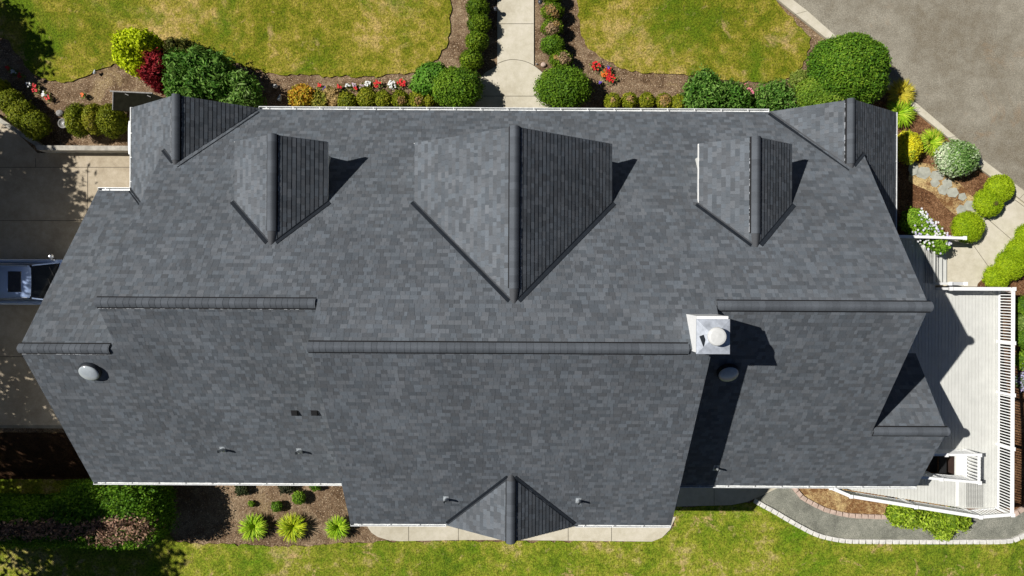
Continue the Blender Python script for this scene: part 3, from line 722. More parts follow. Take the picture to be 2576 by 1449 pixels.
# left of walk: large shrub pair
x, y, _ = P(1150, 222, .9); x2, y2, _ = P(1088, 192, .8); x3, y3, _ = P(1065, 212, .5)
tag(foliage('round_shrub', [(x, y, .75, 1.03, .85, .85)], BALL, leaf=.048, dens=850, amp=.09, seed=301), 'large round green shrub on the left of the entrance walk', 'shrub')
tag(foliage('spreading_shrub', [(x2, y2, .5, .75, .62, .6), (x3, y3, .35, .55, .5, .45)], [(.07, .19, .015), (.12, .28, .025), (.19, .35, .05)], leaf=.065, dens=480, amp=.16, seed=302), 'loose light green shrub left of the large round shrub', 'shrub')
# low hedge rows under the front gutter
g = 'low olive box bushes under the front gutter'
for i, (x, y, r, l) in enumerate([(873, 256, 24, 'olive green low bush next to the dried plant, first of the left gutter row'), (922, 247, 25, 'olive green low bush below the white flowers near the middle'),
        (964, 250, 21, 'olive green low bush, narrow one between two wider ones, left gutter row'), (1007, 251, 22, 'olive bush with yellowish top below the rightmost red flowers'),
        (1050, 252, 22, 'yellowing olive bush beside the spreading green shrub'), (1080, 256, 14, 'tiny olive bush squeezed against the large round shrub')]):
    ball(x, y, r, .65, OLIVE, l, group=g, ry=r*1.1, patches=[(x+3, y+2, 9, DEAD)] if i in (3, 4) else ())
for i, (x, y, r, l) in enumerate([(1541, 256, 21, 'low olive bush with an orange spot, nearest the large right round shrub'), (1584, 254, 21, 'low olive bush with a tan dead top, second in the right gutter row'),
        (1627, 254, 21, 'low olive bush with the greenest top, third in the right gutter row'), (1671, 256, 21, 'low olive bush with the largest tan patch, fourth in the right gutter row'), (1708, 260, 22, 'low green bush touching the right rhododendron')]):
    ball(x, y, r, .65, OLIVE, l, group=g, ry=r*1.05, patches=[(x, y-4, (6, 9, 3, 12, 2)[i], DEAD)])
# dried and yellow plants
ball(760, 243, 31, .7, [(.60, .28, .03), (.55, .36, .03), (.30, .28, .02), (.66, .44, .07)], 'orange and yellow loose bush above the front gutter', 'golden_bush', dens=420, amp=.2, leaf=.06, jit=.8)
ball(800, 252, 26, .5, [(.16, .20, .02), (.36, .33, .05), (.24, .24, .03)], 'olive and yellow loose bush right of the orange one', 'golden_bush', dens=320, amp=.25, leaf=.06, jit=.8)
ball(832, 244, 26, .4, [(.54, .37, .15), (.42, .30, .12), (.28, .24, .06)], 'dried tan low plant above the gutter', 'dried_plant', 'plant', dens=300, amp=.25, leaf=.05, jit=.9)
# upper left: yellow, red and rhododendron
def multi(name, L, cols, label, cat, leaf, dens, amp, seed, jit=.6, fuzz=.07, patches=(), hl=None, **kw):
    lumps = []
    for (px, py, r, h) in L:
        x, y, g_ = PG(px, py, h*.7); k = (CH-g_-h*.7)/F; lumps.append((x, y, g_+h*.5, r*k, r*k, h*.55))
    cx_, cy_ = lumps[0][0], lumps[0][1]
    o = foliage(name, lumps, cols, leaf=leaf, dens=dens, amp=amp, seed=seed, jit=jit, fuzz=fuzz, origin=(cx_, cy_, g_), g0=g_, patches=patches, **kw)
    return tag(o, label, cat)
YEL = [(.34, .42, .006), (.50, .60, .010), (.64, .72, .02)]
multi('yellow_shrub', [(325, 112, 38, 1.6), (358, 110, 36, 1.5), (312, 138, 28, 1.2), (335, 150, 32, 1.3), (350, 172, 20, .9), (384, 112, 20, 1.1)], YEL, 'bright yellow green shrub between the left lawn and the red shrub', 'shrub', .07, 380, .2, 401, .7, .1)
multi('red_maple', [(392, 150, 24, 1.3), (405, 165, 22, 1.2), (375, 185, 24, 1.1), (398, 190, 22, 1.1), (400, 215, 18, .8), (365, 178, 16, .7)], [(.12, .006, .010), (.24, .016, .022), (.36, .030, .034)], 'dark red leaved shrub beside the yellow shrub', 'shrub', .08, 330, .3, 402, .8, .14, aspect=.3)
multi('rhododendron', [(455, 165, 38, 1.7), (500, 160, 42, 1.8), (545, 175, 42, 1.7), (450, 205, 36, 1.5), (500, 205, 40, 1.7), (545, 215, 36, 1.5), (440, 235, 26, 1.1), (485, 240, 30, 1.3), (575, 195, 26, 1.3)], RHODO,
      'big dark green rhododendron next to the red shrub', 'shrub', .105, 150, .34, 403, .6, .13, aspect=.30, core=.78)
multi('rhododendron', [(600, 205, 30, 1.5), (622, 225, 32, 1.4), (600, 245, 32, 1.2), (640, 248, 22, 1.0), (575, 250, 22, 1.0)], RHODO[1:3]+[(.24, .34, .11)], 'smaller rhododendron with pale leaf tips at the left end of the front gutter', 'shrub', .10, 150, .36, 404, .6, .13, aspect=.30, core=.75)
multi('dark_shrub', [(438, 118, 24, 1.1), (470, 122, 26, 1.0), (500, 132, 20, .9)], [(.05, .06, .010), (.10, .11, .02), (.16, .14, .03)], 'dull olive shrub behind the big rhododendron at the lawn edge', 'shrub', .06, 300, .25, 405, .8, .12)
# upper right rhododendrons
multi('rhododendron', [(1775, 205, 34, 1.3), (1752, 228, 34, 1.2), (1790, 240, 38, 1.4), (1822, 232, 32, 1.2), (1750, 255, 30, 1.0), (1850, 240, 34, 1.3), (1862, 258, 28, 1.1), (1820, 262, 26, 1.0)], RHODO, 'wide rhododendron above the right half of the front gutter', 'shrub', .09, 200, .32, 406, .65, .12, aspect=.32, core=.78)
multi('rhododendron', [(1935, 238, 34, 1.1), (1965, 240, 38, 1.2), (1990, 252, 30, 1.1), (1920, 258, 26, .9), (1955, 262, 30, .9)], RHODO[0:3]+[(.11, .12, .04)], 'small rhododendron beside the pink flowers', 'shrub', .08, 220, .32, 407, .65, .12, aspect=.32, core=.78)
ball(2010, 200, 24, .5, [(.16, .22, .03), (.22, .26, .05), (.10, .14, .03)], 'loose yellow green plant beside the biggest shrub', 'leafy_plant', 'plant', dens=260, amp=.3, leaf=.06, jit=.9)
# largest clipped shrubs at the upper right
multi('mounded_shrub', [(2140, 168, 84, 2.5), (2108, 152, 62, 2.2), (2178, 160, 62, 2.4), (2175, 200, 60, 2.2), (2150, 135, 52, 2.2)], [(.055, .145, .012), (.105, .22, .014), (.19, .31, .022)], 'largest clipped green shrub beside the kerb and road', 'shrub', .05, 750, .06, 408, .6, .05)
multi('mounded_shrub', [(2085, 235, 62, 1.7), (2050, 240, 48, 1.5), (2125, 238, 54, 1.6)], [(.09, .18, .014), (.15, .25, .02), (.23, .31, .035)], 'olive green clipped shrub with a brown corner, in front of the largest shrub', 'shrub', .05, 700, .06, 409, .6, .05,
      patches=[(*P2(2168, 236, 1.3), .40, DEAD), (*P2(2155, 214, 1.3), .28, DEAD)])
ball(2285, 370, 33, .8, [(.70, .62, .02), (.58, .58, .03), (.28, .38, .03)], 'yellow variegated shrub half in the shadow of the house', 'variegated_shrub', 'shrub', dens=520, amp=.12, ry=42)
ball(2408, 398, 53, 1.1, [(.10, .22, .04), (.20, .33, .09), (.42, .52, .30), (.66, .70, .50)], 'round green and white variegated shrub by the kerb', 'variegated_shrub', 'shrub', dens=560, amp=.05, ry=46, leaf=.05)
g = 'bright lime clipped globes at the side path'
ball(2516, 474, 36, .75, LIME, 'lime green globe nearest the road kerb', 'globe_bush', group=g, leaf=.03, dens=1100, fuzz=.03)
ball(2488, 509, 37, .75, LIME, 'lime green globe with a small brown bare spot, behind the nearest to the road', 'globe_bush', group=g, leaf=.03, dens=1100, fuzz=.03, patches=[(2500, 512, 6, [(.10, .08, .03), (.14, .12, .03)])])
ball(2436, 571, 40, .8, LIME, 'lime green globe at the white step handrail', 'globe_bush', group=g, leaf=.03, dens=1100, fuzz=.03)
g = 'bright lime bushes on the far side of the side path'
ball(2585, 592, 30, .7, LIME, 'lime green bush cut by the right edge of the photo', 'globe_bush', group=g, leaf=.03, dens=1000, fuzz=.04)
ball(2566, 630, 34, .7, LIME, 'lime green bush, second from the top right of the path', 'globe_bush', group=g, leaf=.03, dens=1000, fuzz=.04)
ball(2545, 664, 40, .75, LIME, 'widest lime green bush right of the side path', 'globe_bush', group=g, leaf=.03, dens=1000, fuzz=.04)
ball(2508, 697, 33, .65, LIME, 'lime green bush just above the deck railing', 'globe_bush', group=g, leaf=.03, dens=1000, fuzz=.04)
# olive clipped balls, left
g = 'olive clipped bushes by the driveway'
def zbed(x, y):                                    # raised planting bed behind the retaining wall
    return max(0, min(.5, .5*(8.6-y)/2.4)) if x > -22 else .2
for (x, y, rx, ry, l) in [(2, 220, 20, 20, 'olive bush cut by the left edge of the photo, topmost of its cluster'), (27, 256, 32, 31, 'olive bush, second from the top in the far left cluster'),
        (53, 285, 34, 36, 'olive bush, third in the far left cluster, overlapped by the lowest one'), (88, 314, 35, 36, 'lowest and rightmost olive bush of the far left cluster')]:
    X, Y, _ = P(x, y, .9); ball(x, y, rx, 1.0, OLIVE[:3], l, group=g, ry=ry, z0=0)
for (x, y, rx, ry, l) in [(197, 302, 29, 42, 'tall oval olive bush right of the bird bath'), (238, 300, 25, 38, 'yellowish olive bush in the middle of three, above the retaining wall'), (281, 303, 34, 42, 'green olive bush touching the house corner gutter')]:
    ball(x, y, rx, 1.3, OLIVE[:3] if x != 238 else OLIVE[1:]+[(.25, .2, .06)], l, group=g, ry=ry)
# bottom bed
ball(752, 1252, 17, .45, BALL+[(.2, .17, .05)], 'small round green shrub, largest of the three in the back mulch bed', 'small_shrub', 'shrub', dens=600, amp=.15)
ball(696, 1274, 14, .4, BALL, 'small round green shrub between the grass clumps and the gutter', 'small_shrub', 'shrub', dens=600, amp=.15)
ball(632, 1268, 8, .2, BALL, 'tiny green seedling shrub near the big shadow', 'small_shrub', 'shrub', dens=600, amp=.3)
ball(607, 1231, 17, .4, [(.04, .06, .02), (.07, .08, .03)], 'dark dull shrub just below the back gutter', 'small_shrub', 'shrub', dens=400, amp=.3, jit=.8)
ball(720, 1224, 20, .4, [(.035, .045, .02), (.06, .06, .03)], 'dark low shrub half hidden under the back gutter', 'small_shrub', 'shrub', dens=400, amp=.3, jit=.8)
ball(793, 1222, 14, .35, BALL, 'small green shrub half hidden under the back gutter', 'small_shrub', 'shrub', dens=400, amp=.3, jit=.8)
# laurel by the gravel path
multi('laurel_shrub', [(2262, 1298, 26, 1.0), (2290, 1300, 30, 1.1), (2325, 1305, 28, 1.0), (2355, 1312, 30, 1.0), (2390, 1310, 30, 1.1), (2418, 1312, 24, .9), (2375, 1338, 22, .8), (2265, 1285, 22, .8)],
      [(.13, .22, .012), (.26, .38, .02), (.38, .50, .05), (.10, .13, .015)], 'glossy light green laurel below the slanted deck railing', 'shrub', .09, 230, .3, 410, .8, .12, aspect=.35)
# bottom left hedge
def hedge():
    h = 2.85; g0 = -1.8; BR = [(.46, .27, .18), (.30, .19, .13), (.58, .38, .24), (.16, .10, .07)]
    lumps = [(-16.95, -9.68, g0+h*.46, 2.2, 1.30, h*.56), (-21.6, -10.1, g0+h*.44, 4.2, .92, h*.52)]
    o = foliage('crown', lumps, [(.055, .14, .008), (.10, .22, .012), (.17, .31, .018)], leaf=.06, dens=520, amp=.07, seed=501, jit=.6, fuzz=.05, box=True, core=.93, g0=g0,
                patches=[(-15.5-.5*i, -10.08+.06*math.sin(i*2), .55 if i < 4 else .38, BR) for i in range(0, 18)])
    r = empty('hedge', (-16, -9.8, -1.8), 'tall laurel hedge with a bare brown top at the lower left', 'hedge')
    o.parent = r; o.matrix_parent_inverse = r.matrix_basis.inverted()
    b = MB()
    for i in range(7): b.tube([(-15.6-i*1.4, -10, -1.9), (-15.6-i*1.4+.05, -9.95, -.2)], [.07, .05], 8)
    t = b.build('trunk', M['bark']); t.parent = r; t.matrix_parent_inverse = r.matrix_basis.inverted()
hedge()
# strip of plants right of the deck
for i, (x, y, r, c, l) in enumerate([(2578, 770, 22, BALL, 'green shrub in the bed at the upper right deck corner'), (2580, 810, 22, [(.12, .2, .03), (.2, .28, .06)], 'light green shrub beyond the deck railing'), (2578, 850, 22, BALL, 'dense green shrub level with the second railing post'),
        (2580, 905, 24, BALL+[(.4, .36, .55)], 'shrub with a few lilac flowers beyond the railing'), (2582, 960, 24, [(.10, .16, .05), (.45, .40, .62), (.55, .50, .70)], 'lilac flowering shrub beyond the railing')]):
    ball(x, y, r, .7, c, l, 'border_shrub', 'shrub', ry=26, dens=450, amp=.25, jit=.8)
# ornamental grasses
def tuft(px, py, r, cols, label, name='grass_clump', n=420, h=.5, group='arching grass clumps in the back mulch bed', sd=[0]):
    sd[0] += 1; rng = np.random.default_rng(900+sd[0]); x, y, g_ = PG(px, py, .35); R_ = r*(CH-.3)/F
    V = []; C = []
    for i in range(n):
        a = rng.uniform(0, 6.283); L = R_*rng.uniform(.55, 1.12); hh = h*rng.uniform(.6, 1.1); wd = .012*rng.uniform(.7, 1.4)
        bx, by = math.cos(a)*R_*.12*rng.random(), math.sin(a)*R_*.12*rng.random(); a2 = a+rng.normal(0, .25)
        pts = [(bx+math.cos(a2)*L*t, by+math.sin(a2)*L*t, hh*math.sin(min(1, t*1.25)*math.pi*.62)*(1-.15*t)+.02) for t in (0, .35, .7, 1)]
        nx, ny = -math.sin(a2), math.cos(a2); w_ = [wd, wd*1.2, wd, wd*.15]; c = np.array(cols[rng.integers(0, len(cols))])*rng.uniform(.8, 1.25)
        for k in range(3):
            p, q = pts[k], pts[k+1]
            V += [(p[0]-nx*w_[k], p[1]-ny*w_[k], p[2]), (q[0]-nx*w_[k+1], q[1]-ny*w_[k+1], q[2]), (q[0]+nx*w_[k+1], q[1]+ny*w_[k+1], q[2]), (p[0]+nx*w_[k], p[1]+ny*w_[k], p[2])]
            C += [c]*4
    o = fast_mesh(name, np.array(V), 4, np.array(C), M['leaf']); o.location = (x, y, g_)
    return tag(o, label, 'grass', group)
GR = [(.20, .38, .012), (.32, .50, .02), (.44, .58, .04)]
YG = [(.42, .50, .015), (.54, .60, .03), (.28, .40, .015)]
tuft(636, 1327, 36, GR, 'green arching grass clump touching the big round shadow')
tuft(734, 1327, 38, YG, 'yellow green arching grass clump, middle of the three in the back bed')
tuft(847, 1328, 32, GR, 'green arching grass clump nearest the patio corner')
g = 'grass clumps between the house and the kerb'
tuft(2267, 234, 34, [(.50, .42, .03), (.58, .50, .06), (.42, .36, .03)], 'golden yellow grass clump under the largest shrub', group=g)
tuft(2265, 282, 38, GR, 'green grass clump beside the right corner gable', group=g)
tuft(2345, 357, 33, GR+[(.5, .5, .06)], 'green grass clump between the yellow and the white variegated shrubs', group=g)
# flowers
PET = {'red': [(.55, .01, .02), (.68, .03, .03)], 'white': [(.80, .80, .78), (.7, .7, .68)], 'purple': [(.10, .05, .35), (.16, .08, .45)], 'pink': [(.75, .18, .25), (.80, .30, .38)], 'orange': [(.80, .12, .02), (.7, .18, .03)],
       'mauve': [(.45, .30, .38), (.5, .4, .45)], 'lilac': [(.55, .50, .72), (.68, .66, .80)]}
def flower(px, py, r, col, label, group, h=.22, sd=[0], z0=0, n=None):
    sd[0] += 1; rng = np.random.default_rng(2000+sd[0]); x, y, _ = P(px, py, h); k = CH/F; R_ = r*k
    root = empty('flower_plant', (x, y, z0), label, 'flowers', group)
    n1 = 90; p = rng.normal(0, 1, (n1, 3))*[R_*.55, R_*.55, h*.12]+[0, 0, h*.45]; p[:, 2] = np.maximum(p[:, 2], .03)
    nn = np.tile([0, 0, 1.0], (n1, 1)); c = np.array([(.10, .15, .03), (.20, .24, .05), (.30, .28, .08)])[rng.integers(0, 3, n1)]
    fast_mesh('leaves', quads(p, nn, .045, .6, rng), 4, np.repeat(c, 4, 0), M['leaf'], root)
    n2 = n or max(6, int(r*r*.22)); V = []; C = []
    for i in range(n2):
        a = rng.uniform(0, 6.283); q = R_*math.sqrt(rng.random())*.95; cx_, cy_, cz_ = q*math.cos(a), q*math.sin(a), h*rng.uniform(.8, 1.2)
        cc = np.array(PET[col][rng.integers(0, 2)])*rng.uniform(.8, 1.15); t0 = rng.uniform(0, 6.28)
        for j in range(5):
            t = t0+j*1.2566; s = .026; dx, dy = math.cos(t)*s, math.sin(t)*s
            V += [(cx_, cy_, cz_), (cx_+dx-dy*.6, cy_+dy+dx*.6, cz_+.008), (cx_+dx*1.7, cy_+dy*1.7, cz_), (cx_+dx+dy*.6, cy_+dy-dx*.6, cz_+.008)]; C += [cc]*4
    fast_mesh('blossoms', np.array(V), 4, np.array(C), M['petal'], root)
g = 'bedding flowers along the left bed edge'
for x, y, c, l in [(20, 171, 'red', 'red flowers at the upper left end of the curved flower row'), (34, 181, 'white', 'small white flowers between the first two red ones of the left row'), (47, 190, 'red', 'small red flowers, second red in the left row'),
                   (72, 212, 'white', 'wide white flowers in the middle of the left row'), (87, 217, 'red', 'red flowers right of the wide white ones'), (88, 227, 'red', 'tiny red flowers below the middle white ones'),
                   (109, 236, 'white', 'white flowers near the lower end of the left row'), (119, 246, 'red', 'red flowers at the lower right end of the left row')]:
    flower(x, y, 6.5, c, l, g)
flower(206, 239, 5, 'orange', 'single orange flower plant alone in the mulch', None)
g = 'bedding flowers between the left lawn and the gutter'
for x, y, c, r, l in [(803, 216, 'red', 6, 'red flowers beside the purple ones above the golden bush'), (814, 221, 'purple', 5, 'purple flowers at the left end of the middle row'), (832, 227, 'white', 6, 'low white flowers above the dried plant'), (843, 228, 'white', 5, 'white flowers just below the second red clump'), (852, 219, 'red', 7, 'second red clump from the left in the middle row'),
                   (875, 215, 'white', 6, 'pale small flowers in the middle of the middle row'), (889, 214, 'mauve', 6, 'mauve flowers left of the small red dot'), (893, 222, 'red', 4, 'tiny red flowers in the middle row'), (908, 216, 'mauve', 6, 'faded mauve flowers near the bright white clump'), (925, 210, 'white', 8, 'bright white clump left of the large red clump'),
                   (948, 211, 'red', 10, 'large red clump above the narrow olive bush'), (986, 212, 'white', 11, 'tall white clump touching the rightmost red clump'), (1009, 208, 'red', 11, 'rightmost red clump beside the spreading shrub')]:
    flower(x, y, r, c, l, g)
g = 'red bedding flowers right of the walk'
for x, y, c, r, l in [(1500, 166, 'red', 12, 'upper red clump near the right lawn edge'), (1519, 184, 'orange', 9, 'orange red flowers between the two red clumps'), (1532, 178, 'red', 9, 'red clump with a purple neighbour at its top'), (1530, 171, 'purple', 4, 'single purple bloom among the red clumps'), (1537, 196, 'red', 12, 'lower red clump near the right lawn edge'), (1510, 207, 'purple', 4, 'faint purple blooms below the red clumps')]:
    flower(x, y, r, c, l, g)
g = 'pink flowers beside the rhododendrons'
flower(1876, 220, 9, 'pink', 'upper pink clump beside the wide rhododendron', g); flower(1890, 232, 9, 'pink', 'lower pink clump beside the wide rhododendron', g)
# white and lilac flowering shrub at the steps
fs = empty('flowering_shrub', (*P2(2334, 570), 0), 'green shrub with white and lilac flowers growing over the step handrail', 'shrub')
pts = [(2308, 548, 26), (2322, 565, 30), (2340, 585, 30), (2358, 605, 26), (2370, 622, 18), (2300, 560, 20)]
lum = [(*[c for c in P2(x, y, .9)], .5, r*.0162, r*.0162, .62) for x, y, r in pts]
fo = foliage('leaves', lum, [(.09, .20, .012), (.18, .33, .022), (.28, .43, .04)], leaf=.055, dens=420, amp=.25, seed=610, jit=.8, fuzz=.1); fo.parent = fs; fo.matrix_parent_inverse = fs.matrix_basis.inverted()
rng = np.random.default_rng(5); V = []; C = []
for i in range(130):
    t = rng.random(); x, y = 2300+t*78+rng.normal(0, 5)+12, 532+t*80+rng.normal(0, 7)
    if rng.random() < .35: x, y = 2330+rng.normal(0, 20), 590+rng.normal(0, 22)
    X, Y, _ = P(x, y, 1.08); Z = 1.08+rng.uniform(-.05, .08); cc = PET['white' if rng.random() < .55 else 'lilac'][rng.integers(0, 2)]; t0 = rng.uniform(0, 6.28)
    for j in range(5):
        t = t0+j*1.2566; s = .030; dx, dy = math.cos(t)*s, math.sin(t)*s
        V += [(X, Y, Z), (X+dx-dy*.6, Y+dy+dx*.6, Z+.008), (X+dx*1.7, Y+dy*1.7, Z), (X+dx+dy*.6, Y+dy-dx*.6, Z+.008)]; C += [cc]*4
bl = fast_mesh('blossoms', np.array(V), 4, np.array(C), M['petal']); bl.parent = fs; bl.matrix_parent_inverse = fs.matrix_basis.inverted()

# ---------------------------------------------------------------- deck with its stairs and railings
dk = empty('deck', (18, -4, 0), 'pale grey board deck on the right side of the house', 'deck')
def kid(o, r): o.parent = r; o.matrix_parent_inverse = r.matrix_basis.inverted(); return o
DZ = .6; XE = 20.40
def ybot(x):
    if x < 13.6: return -8.28
    if x < 18.9: return -8.28+(-9.10+8.28)*(x-13.6)/5.3
    return -9.10-(x-18.9)*.03
b = MB(); x = 12.8
while x < XE-.05:
    x1 = min(x+.137, XE); top = .12 if x > 17.62 else 2.14
    segs = [(ybot((x+x1)/2), top)]
    if 16.0 < x and x1 < 18.56: segs = [(ybot((x+x1)/2), -7.72), (-6.74, top)]
    for a, c in segs: b.box(x, x1-.010, a, c, DZ-.03, DZ+.001*math.sin(x*50))
    x += .14
kid(b.build('deck_boards', M['deckboard']), dk)
b = MB()
b.box(XE, XE+.04, -9.15, .15, .25, DZ-.002); b.box(17.7, XE, .125, .16, .25, DZ-.002)
for yy in (-8.8, -6.2, -4, -2, -.2):
    for xx in (16.0, 18.2, 20.2): b.box(xx, xx+.1, yy, yy+.1, -2.9, DZ-.04)
for yy in (-8.0, -5.9, -3.8, -1.7, 0): b.box(12.9, XE-.02, yy, yy+.05, .40, DZ-.032)
b.box(16.0, 16.04, -7.72, -6.74, .1, DZ-.035); b.box(18.57, 18.61, -7.72, -6.74, .1, DZ-.035)
kid(b.build('deck_frame', M['wood_brown']), dk)
b = MB()
b.box(*sorted((P(2411, 1)[0]*.98, P(2411, 1)[0]*.98+.11)), -9.0, -7.85, DZ+.002, DZ+.012)
kid(b.build('trim_board', M['white']), dk)
b = MB(); b.box(18.62, 18.98, -7.70, -6.72, DZ+.003, DZ+.10); kid(b.build('stair_curb', M['white']), dk)
b = MB()
for i in range(14): b.box(18.3-.30*(i+1), 18.3-.30*i, -7.70, -6.76, DZ-.17*(i+1)-.03, DZ-.17*(i+1))
kid(b.build('stair_tread', M['black']), dk)  # black puts the shade of the stair opening into the tread colour
# side steps down to the path
b = MB()
for i in range(3): b.box(17.63+.27*i, 17.63+.27*(i+1)-.012, .30, 2.12, DZ-.15*(i+1)-.04, DZ-.15*(i+1))
b.box(17.60, 17.63, .30, 2.12, .02, .42)
kid(b.build('side_steps', M['deckboard']), dk)
def mesh_mat(x0, x1, y0, y1, z, nm):
    b = MB(); n = 0; x = x0
    while x <= x1+1e-6: b.box(x, x+.010, y0, y1, z, z+.003); x += .075
    y = y0
    while y <= y1+1e-6: b.box(x0, x1, y, y+.010, z+.0035, z+.0065); y += .05
    return b.build(nm, M['wire'])
a_ = P(2431, 1205, DZ); c_ = P(2474, 1276, DZ)
kid(mesh_mat(a_[0], c_[0], c_[1], a_[1], DZ+.006, 'wire_mesh'), dk)
kid(mesh_mat(17.2, 17.6, .3, 2.0, DZ+.006, 'wire_mesh'), dk)
kid(mesh_mat(17.66, 17.86, .35, 2.08, DZ-.145, 'wire_mesh'), dk)

def railing(pts, label, z=DZ, h=.92, posts=None, sp=.125, wtop=.14, closed=False, wbot=.05, slope=None, group='white deck railings'):
    pts = [Vector((*p, z)) for p in pts]
    if slope: 
        for p, dz_ in zip(pts, slope): p.z += dz_
    r = empty('deck_railing', pts[0], label, 'railing', group); org = r.matrix_basis.inverted()
    up = Vector((0, 0, 1))
    for a, c in zip(pts, pts[1:]):
        t = MB(); d = (c-a).normalized()
        t.bar(a+up*(h-.02)-d*.05, c+up*(h-.02)+d*.05, wtop, .04); kid(t.build('top_rail', M['white']), r)
        t = MB(); t.bar(a+up*.10, c+up*.10, wbot, .05); kid(t.build('bottom_rail', M['white']), r)
        L = (c-a).length; n = max(2, int(L/sp)); 
        me = None
        for i in range(1, n):
            p = a+(c-a)*(i/n)
            if me is None:
                t = MB(); t.box(-.019, .019, -.019, .019, .125, h-.04); o = t.build('baluster', M['white']); me = o.data
            else: o = bpy.data.objects.new('baluster', me); COL.objects.link(o)
            o.parent = r; o.location = p-pts[0]
    for p in (posts or pts):
        p = Vector((*p[:2], z if len(p) < 3 else p[2])); t = MB(); s = .05
        t.box(p.x-s, p.x+s, p.y-s, p.y+s, p.z-.35, p.z+h+.03); t.box(p.x-.075, p.x+.075, p.y-.075, p.y+.075, p.z+h+.032, p.z+h+.06)
        kid(t.build('post', M['white']), r)
yr = [P(2530, y, 1.3)[1] for y in (727, 862, 992, 1126, 1291)]
railing([(20.30, yr[0]), (20.30, yr[4])], 'long white deck railing along the right edge of the deck', posts=[(20.30, y) for y in yr], sp=.118)
railing([(17.75, yr[0]), (20.16, yr[0])], 'short white deck railing at the upper end of the deck', posts=[(17.75, yr[0])])
q = [(2089, 1227), (2140, 1248.6), (2303, 1275), (2466, 1301)]; zz = DZ+.92
q = [P(x, y, zz)[:2] for x, y in q]
railing(q+[(20.16, yr[4])], 'slanted white deck railing along the lower edge, above the laurel', posts=q, wtop=.13)
railing([(15.6, -6.66), (18.95, -6.66), (18.95, -7.78), (15.6, -7.50)], 'white railing box around the stair opening in the deck', posts=[(17.6, -6.66), (18.95, -6.66), (18.95, -7.78), (17.4, -7.65)], wtop=.10)
railing([(14.9, 2.2), (18.5, 2.14)], 'white handrail of the side steps next to the lime globe', h=.85, slope=(0, -.25), wtop=.11, group='side step handrails')
railing([(17.7, .27), (18.55, .27)], 'white handrail of the side steps next to the deck railing', h=.95, slope=(0, -.35), wtop=.13, group='side step handrails')

# ---------------------------------------------------------------- edging stones, flagstones, wall
T1 = 'first second third fourth fifth sixth seventh eighth ninth tenth eleventh twelfth thirteenth fourteenth fifteenth sixteenth seventeenth eighteenth nineteenth'.split()
ORD = T1+['twentieth']+['twenty '+a for a in T1[:9]]+['thirtieth']+['thirty '+a for a in T1[:9]]+['fortieth']+['forty '+a for a in T1[:9]]
def stones(path, sp, m, lab, grp, name='edging_stone', w0=.27, dp=.21, h=.14, first=None):
    pts = smooth_path([P2(*p) for p in path], 10); out = []; acc = 0; nxt = 0
    for a, c in zip(pts, pts[1:]):
        L = math.hypot(c[0]-a[0], c[1]-a[1])
        while nxt <= acc+L:
            t = (nxt-acc)/L; out.append((a[0]+(c[0]-a[0])*t, a[1]+(c[1]-a[1])*t, math.atan2(c[1]-a[1], c[0]-a[0]))); nxt += sp
        acc += L
    me = None; N_ = len(out)
    for i, (x, y, a) in enumerate(out):
        b = MB(); r = random.Random(i+N_)
        j = lambda: r.uniform(-.008, .008)
        lo = [(-w0*.40+j(), -dp/2, 0), (w0*.40+j(), -dp/2, 0), (w0/2, dp/2+j(), 0), (-w0/2, dp/2, 0)]
        hi = [(p[0]*.93, p[1]*.90, h+j()) for p in lo]
        b.hull8(lo, [(p[0], p[1], h-.02) for p in lo]); b.hull8([(p[0], p[1], h-.0195) for p in lo], hi)
        o = b.build(name, m); o.location = (x, y, gz(x, y)); o.rotation_euler = (0, 0, a+r.uniform(-.04, .04))
        near = '' if N_ < 20 else (', touching the dark walk' if i < 2 else ', in the slanting stretch beside the lawn' if i < 14 else ', in the straight bottom stretch' if i < 36 else ', in the curve at the right edge')
        tag(o, ORD[i]+' '+lab+near, 'edging stone', grp)
stones([(1903, 1262), (1950, 1288), (2000, 1317), (2052, 1343), (2099, 1355), (2145, 1360), (2262, 1361), (2408, 1361), (2525, 1360), (2565, 1349), (2610, 1325)], .312, M['edging'],
       'pale border stone of the gravel path', 'pale border stones of the gravel path', w0=.29)
stones([(2222, 1299), (2148, 1296), (2108, 1290), (2073, 1280), (2040, 1264), (2017, 1250), (1996, 1226)], .30, M['edging_pink'],
       'pinkish stone of the dry bed border, counted from the laurel', 'pink border stones of the dry bed', w0=.28)
stones([(2552, 1290), (2585, 1270)], .30, M['edging_pink'], 'pinkish stone from the lower right deck corner', 'pink stones beside the deck corner', w0=.28)
FS = [(2321, 435, 20, 15), (2358, 442, 17, 14), (2382, 462, 13, 12), (2350, 460, 11, 11), (2371, 477, 13, 13), (2395, 485, 14, 13), (2419, 496, 11, 10), (2437, 517, 15, 13), (2416, 528, 11, 11), (2295, 425, 12, 16)]
FL = ['largest flagstone, at the edge of the house shadow', 'wide flagstone right of the largest one', 'small flagstone on the upper side of the path of stones', 'small flagstone on the lower side below the wide one', 'squarish flagstone in the middle of the stone path', 'flagstone right of the squarish middle one', 'small flagstone near the far end of the stone path', 'wide last flagstone next to the lime globe', 'small last flagstone on the lower side', 'flagstone lying in the house shadow']
for (x, y, rx, ry), l in zip(FS, FL):
    r = random.Random(int(x)); X, Y = P2(x, y); b = MB(); n = r.choice((5, 6, 6)); a0 = r.random()*6
    ring = [(math.cos(a0+6.283*i/n)*rx*.0185*r.uniform(.85, 1.15), math.sin(a0+6.283*i/n)*ry*.0185*r.uniform(.85, 1.15)) for i in range(n)]
    b.prism(ring, .0, .016); o = b.build('flagstone', M['stone']); o.location = (X, Y, .012+.0035*FS.index((x, y, rx, ry))); tag(o, l, 'flagstone', 'flagstones of the side garden path')
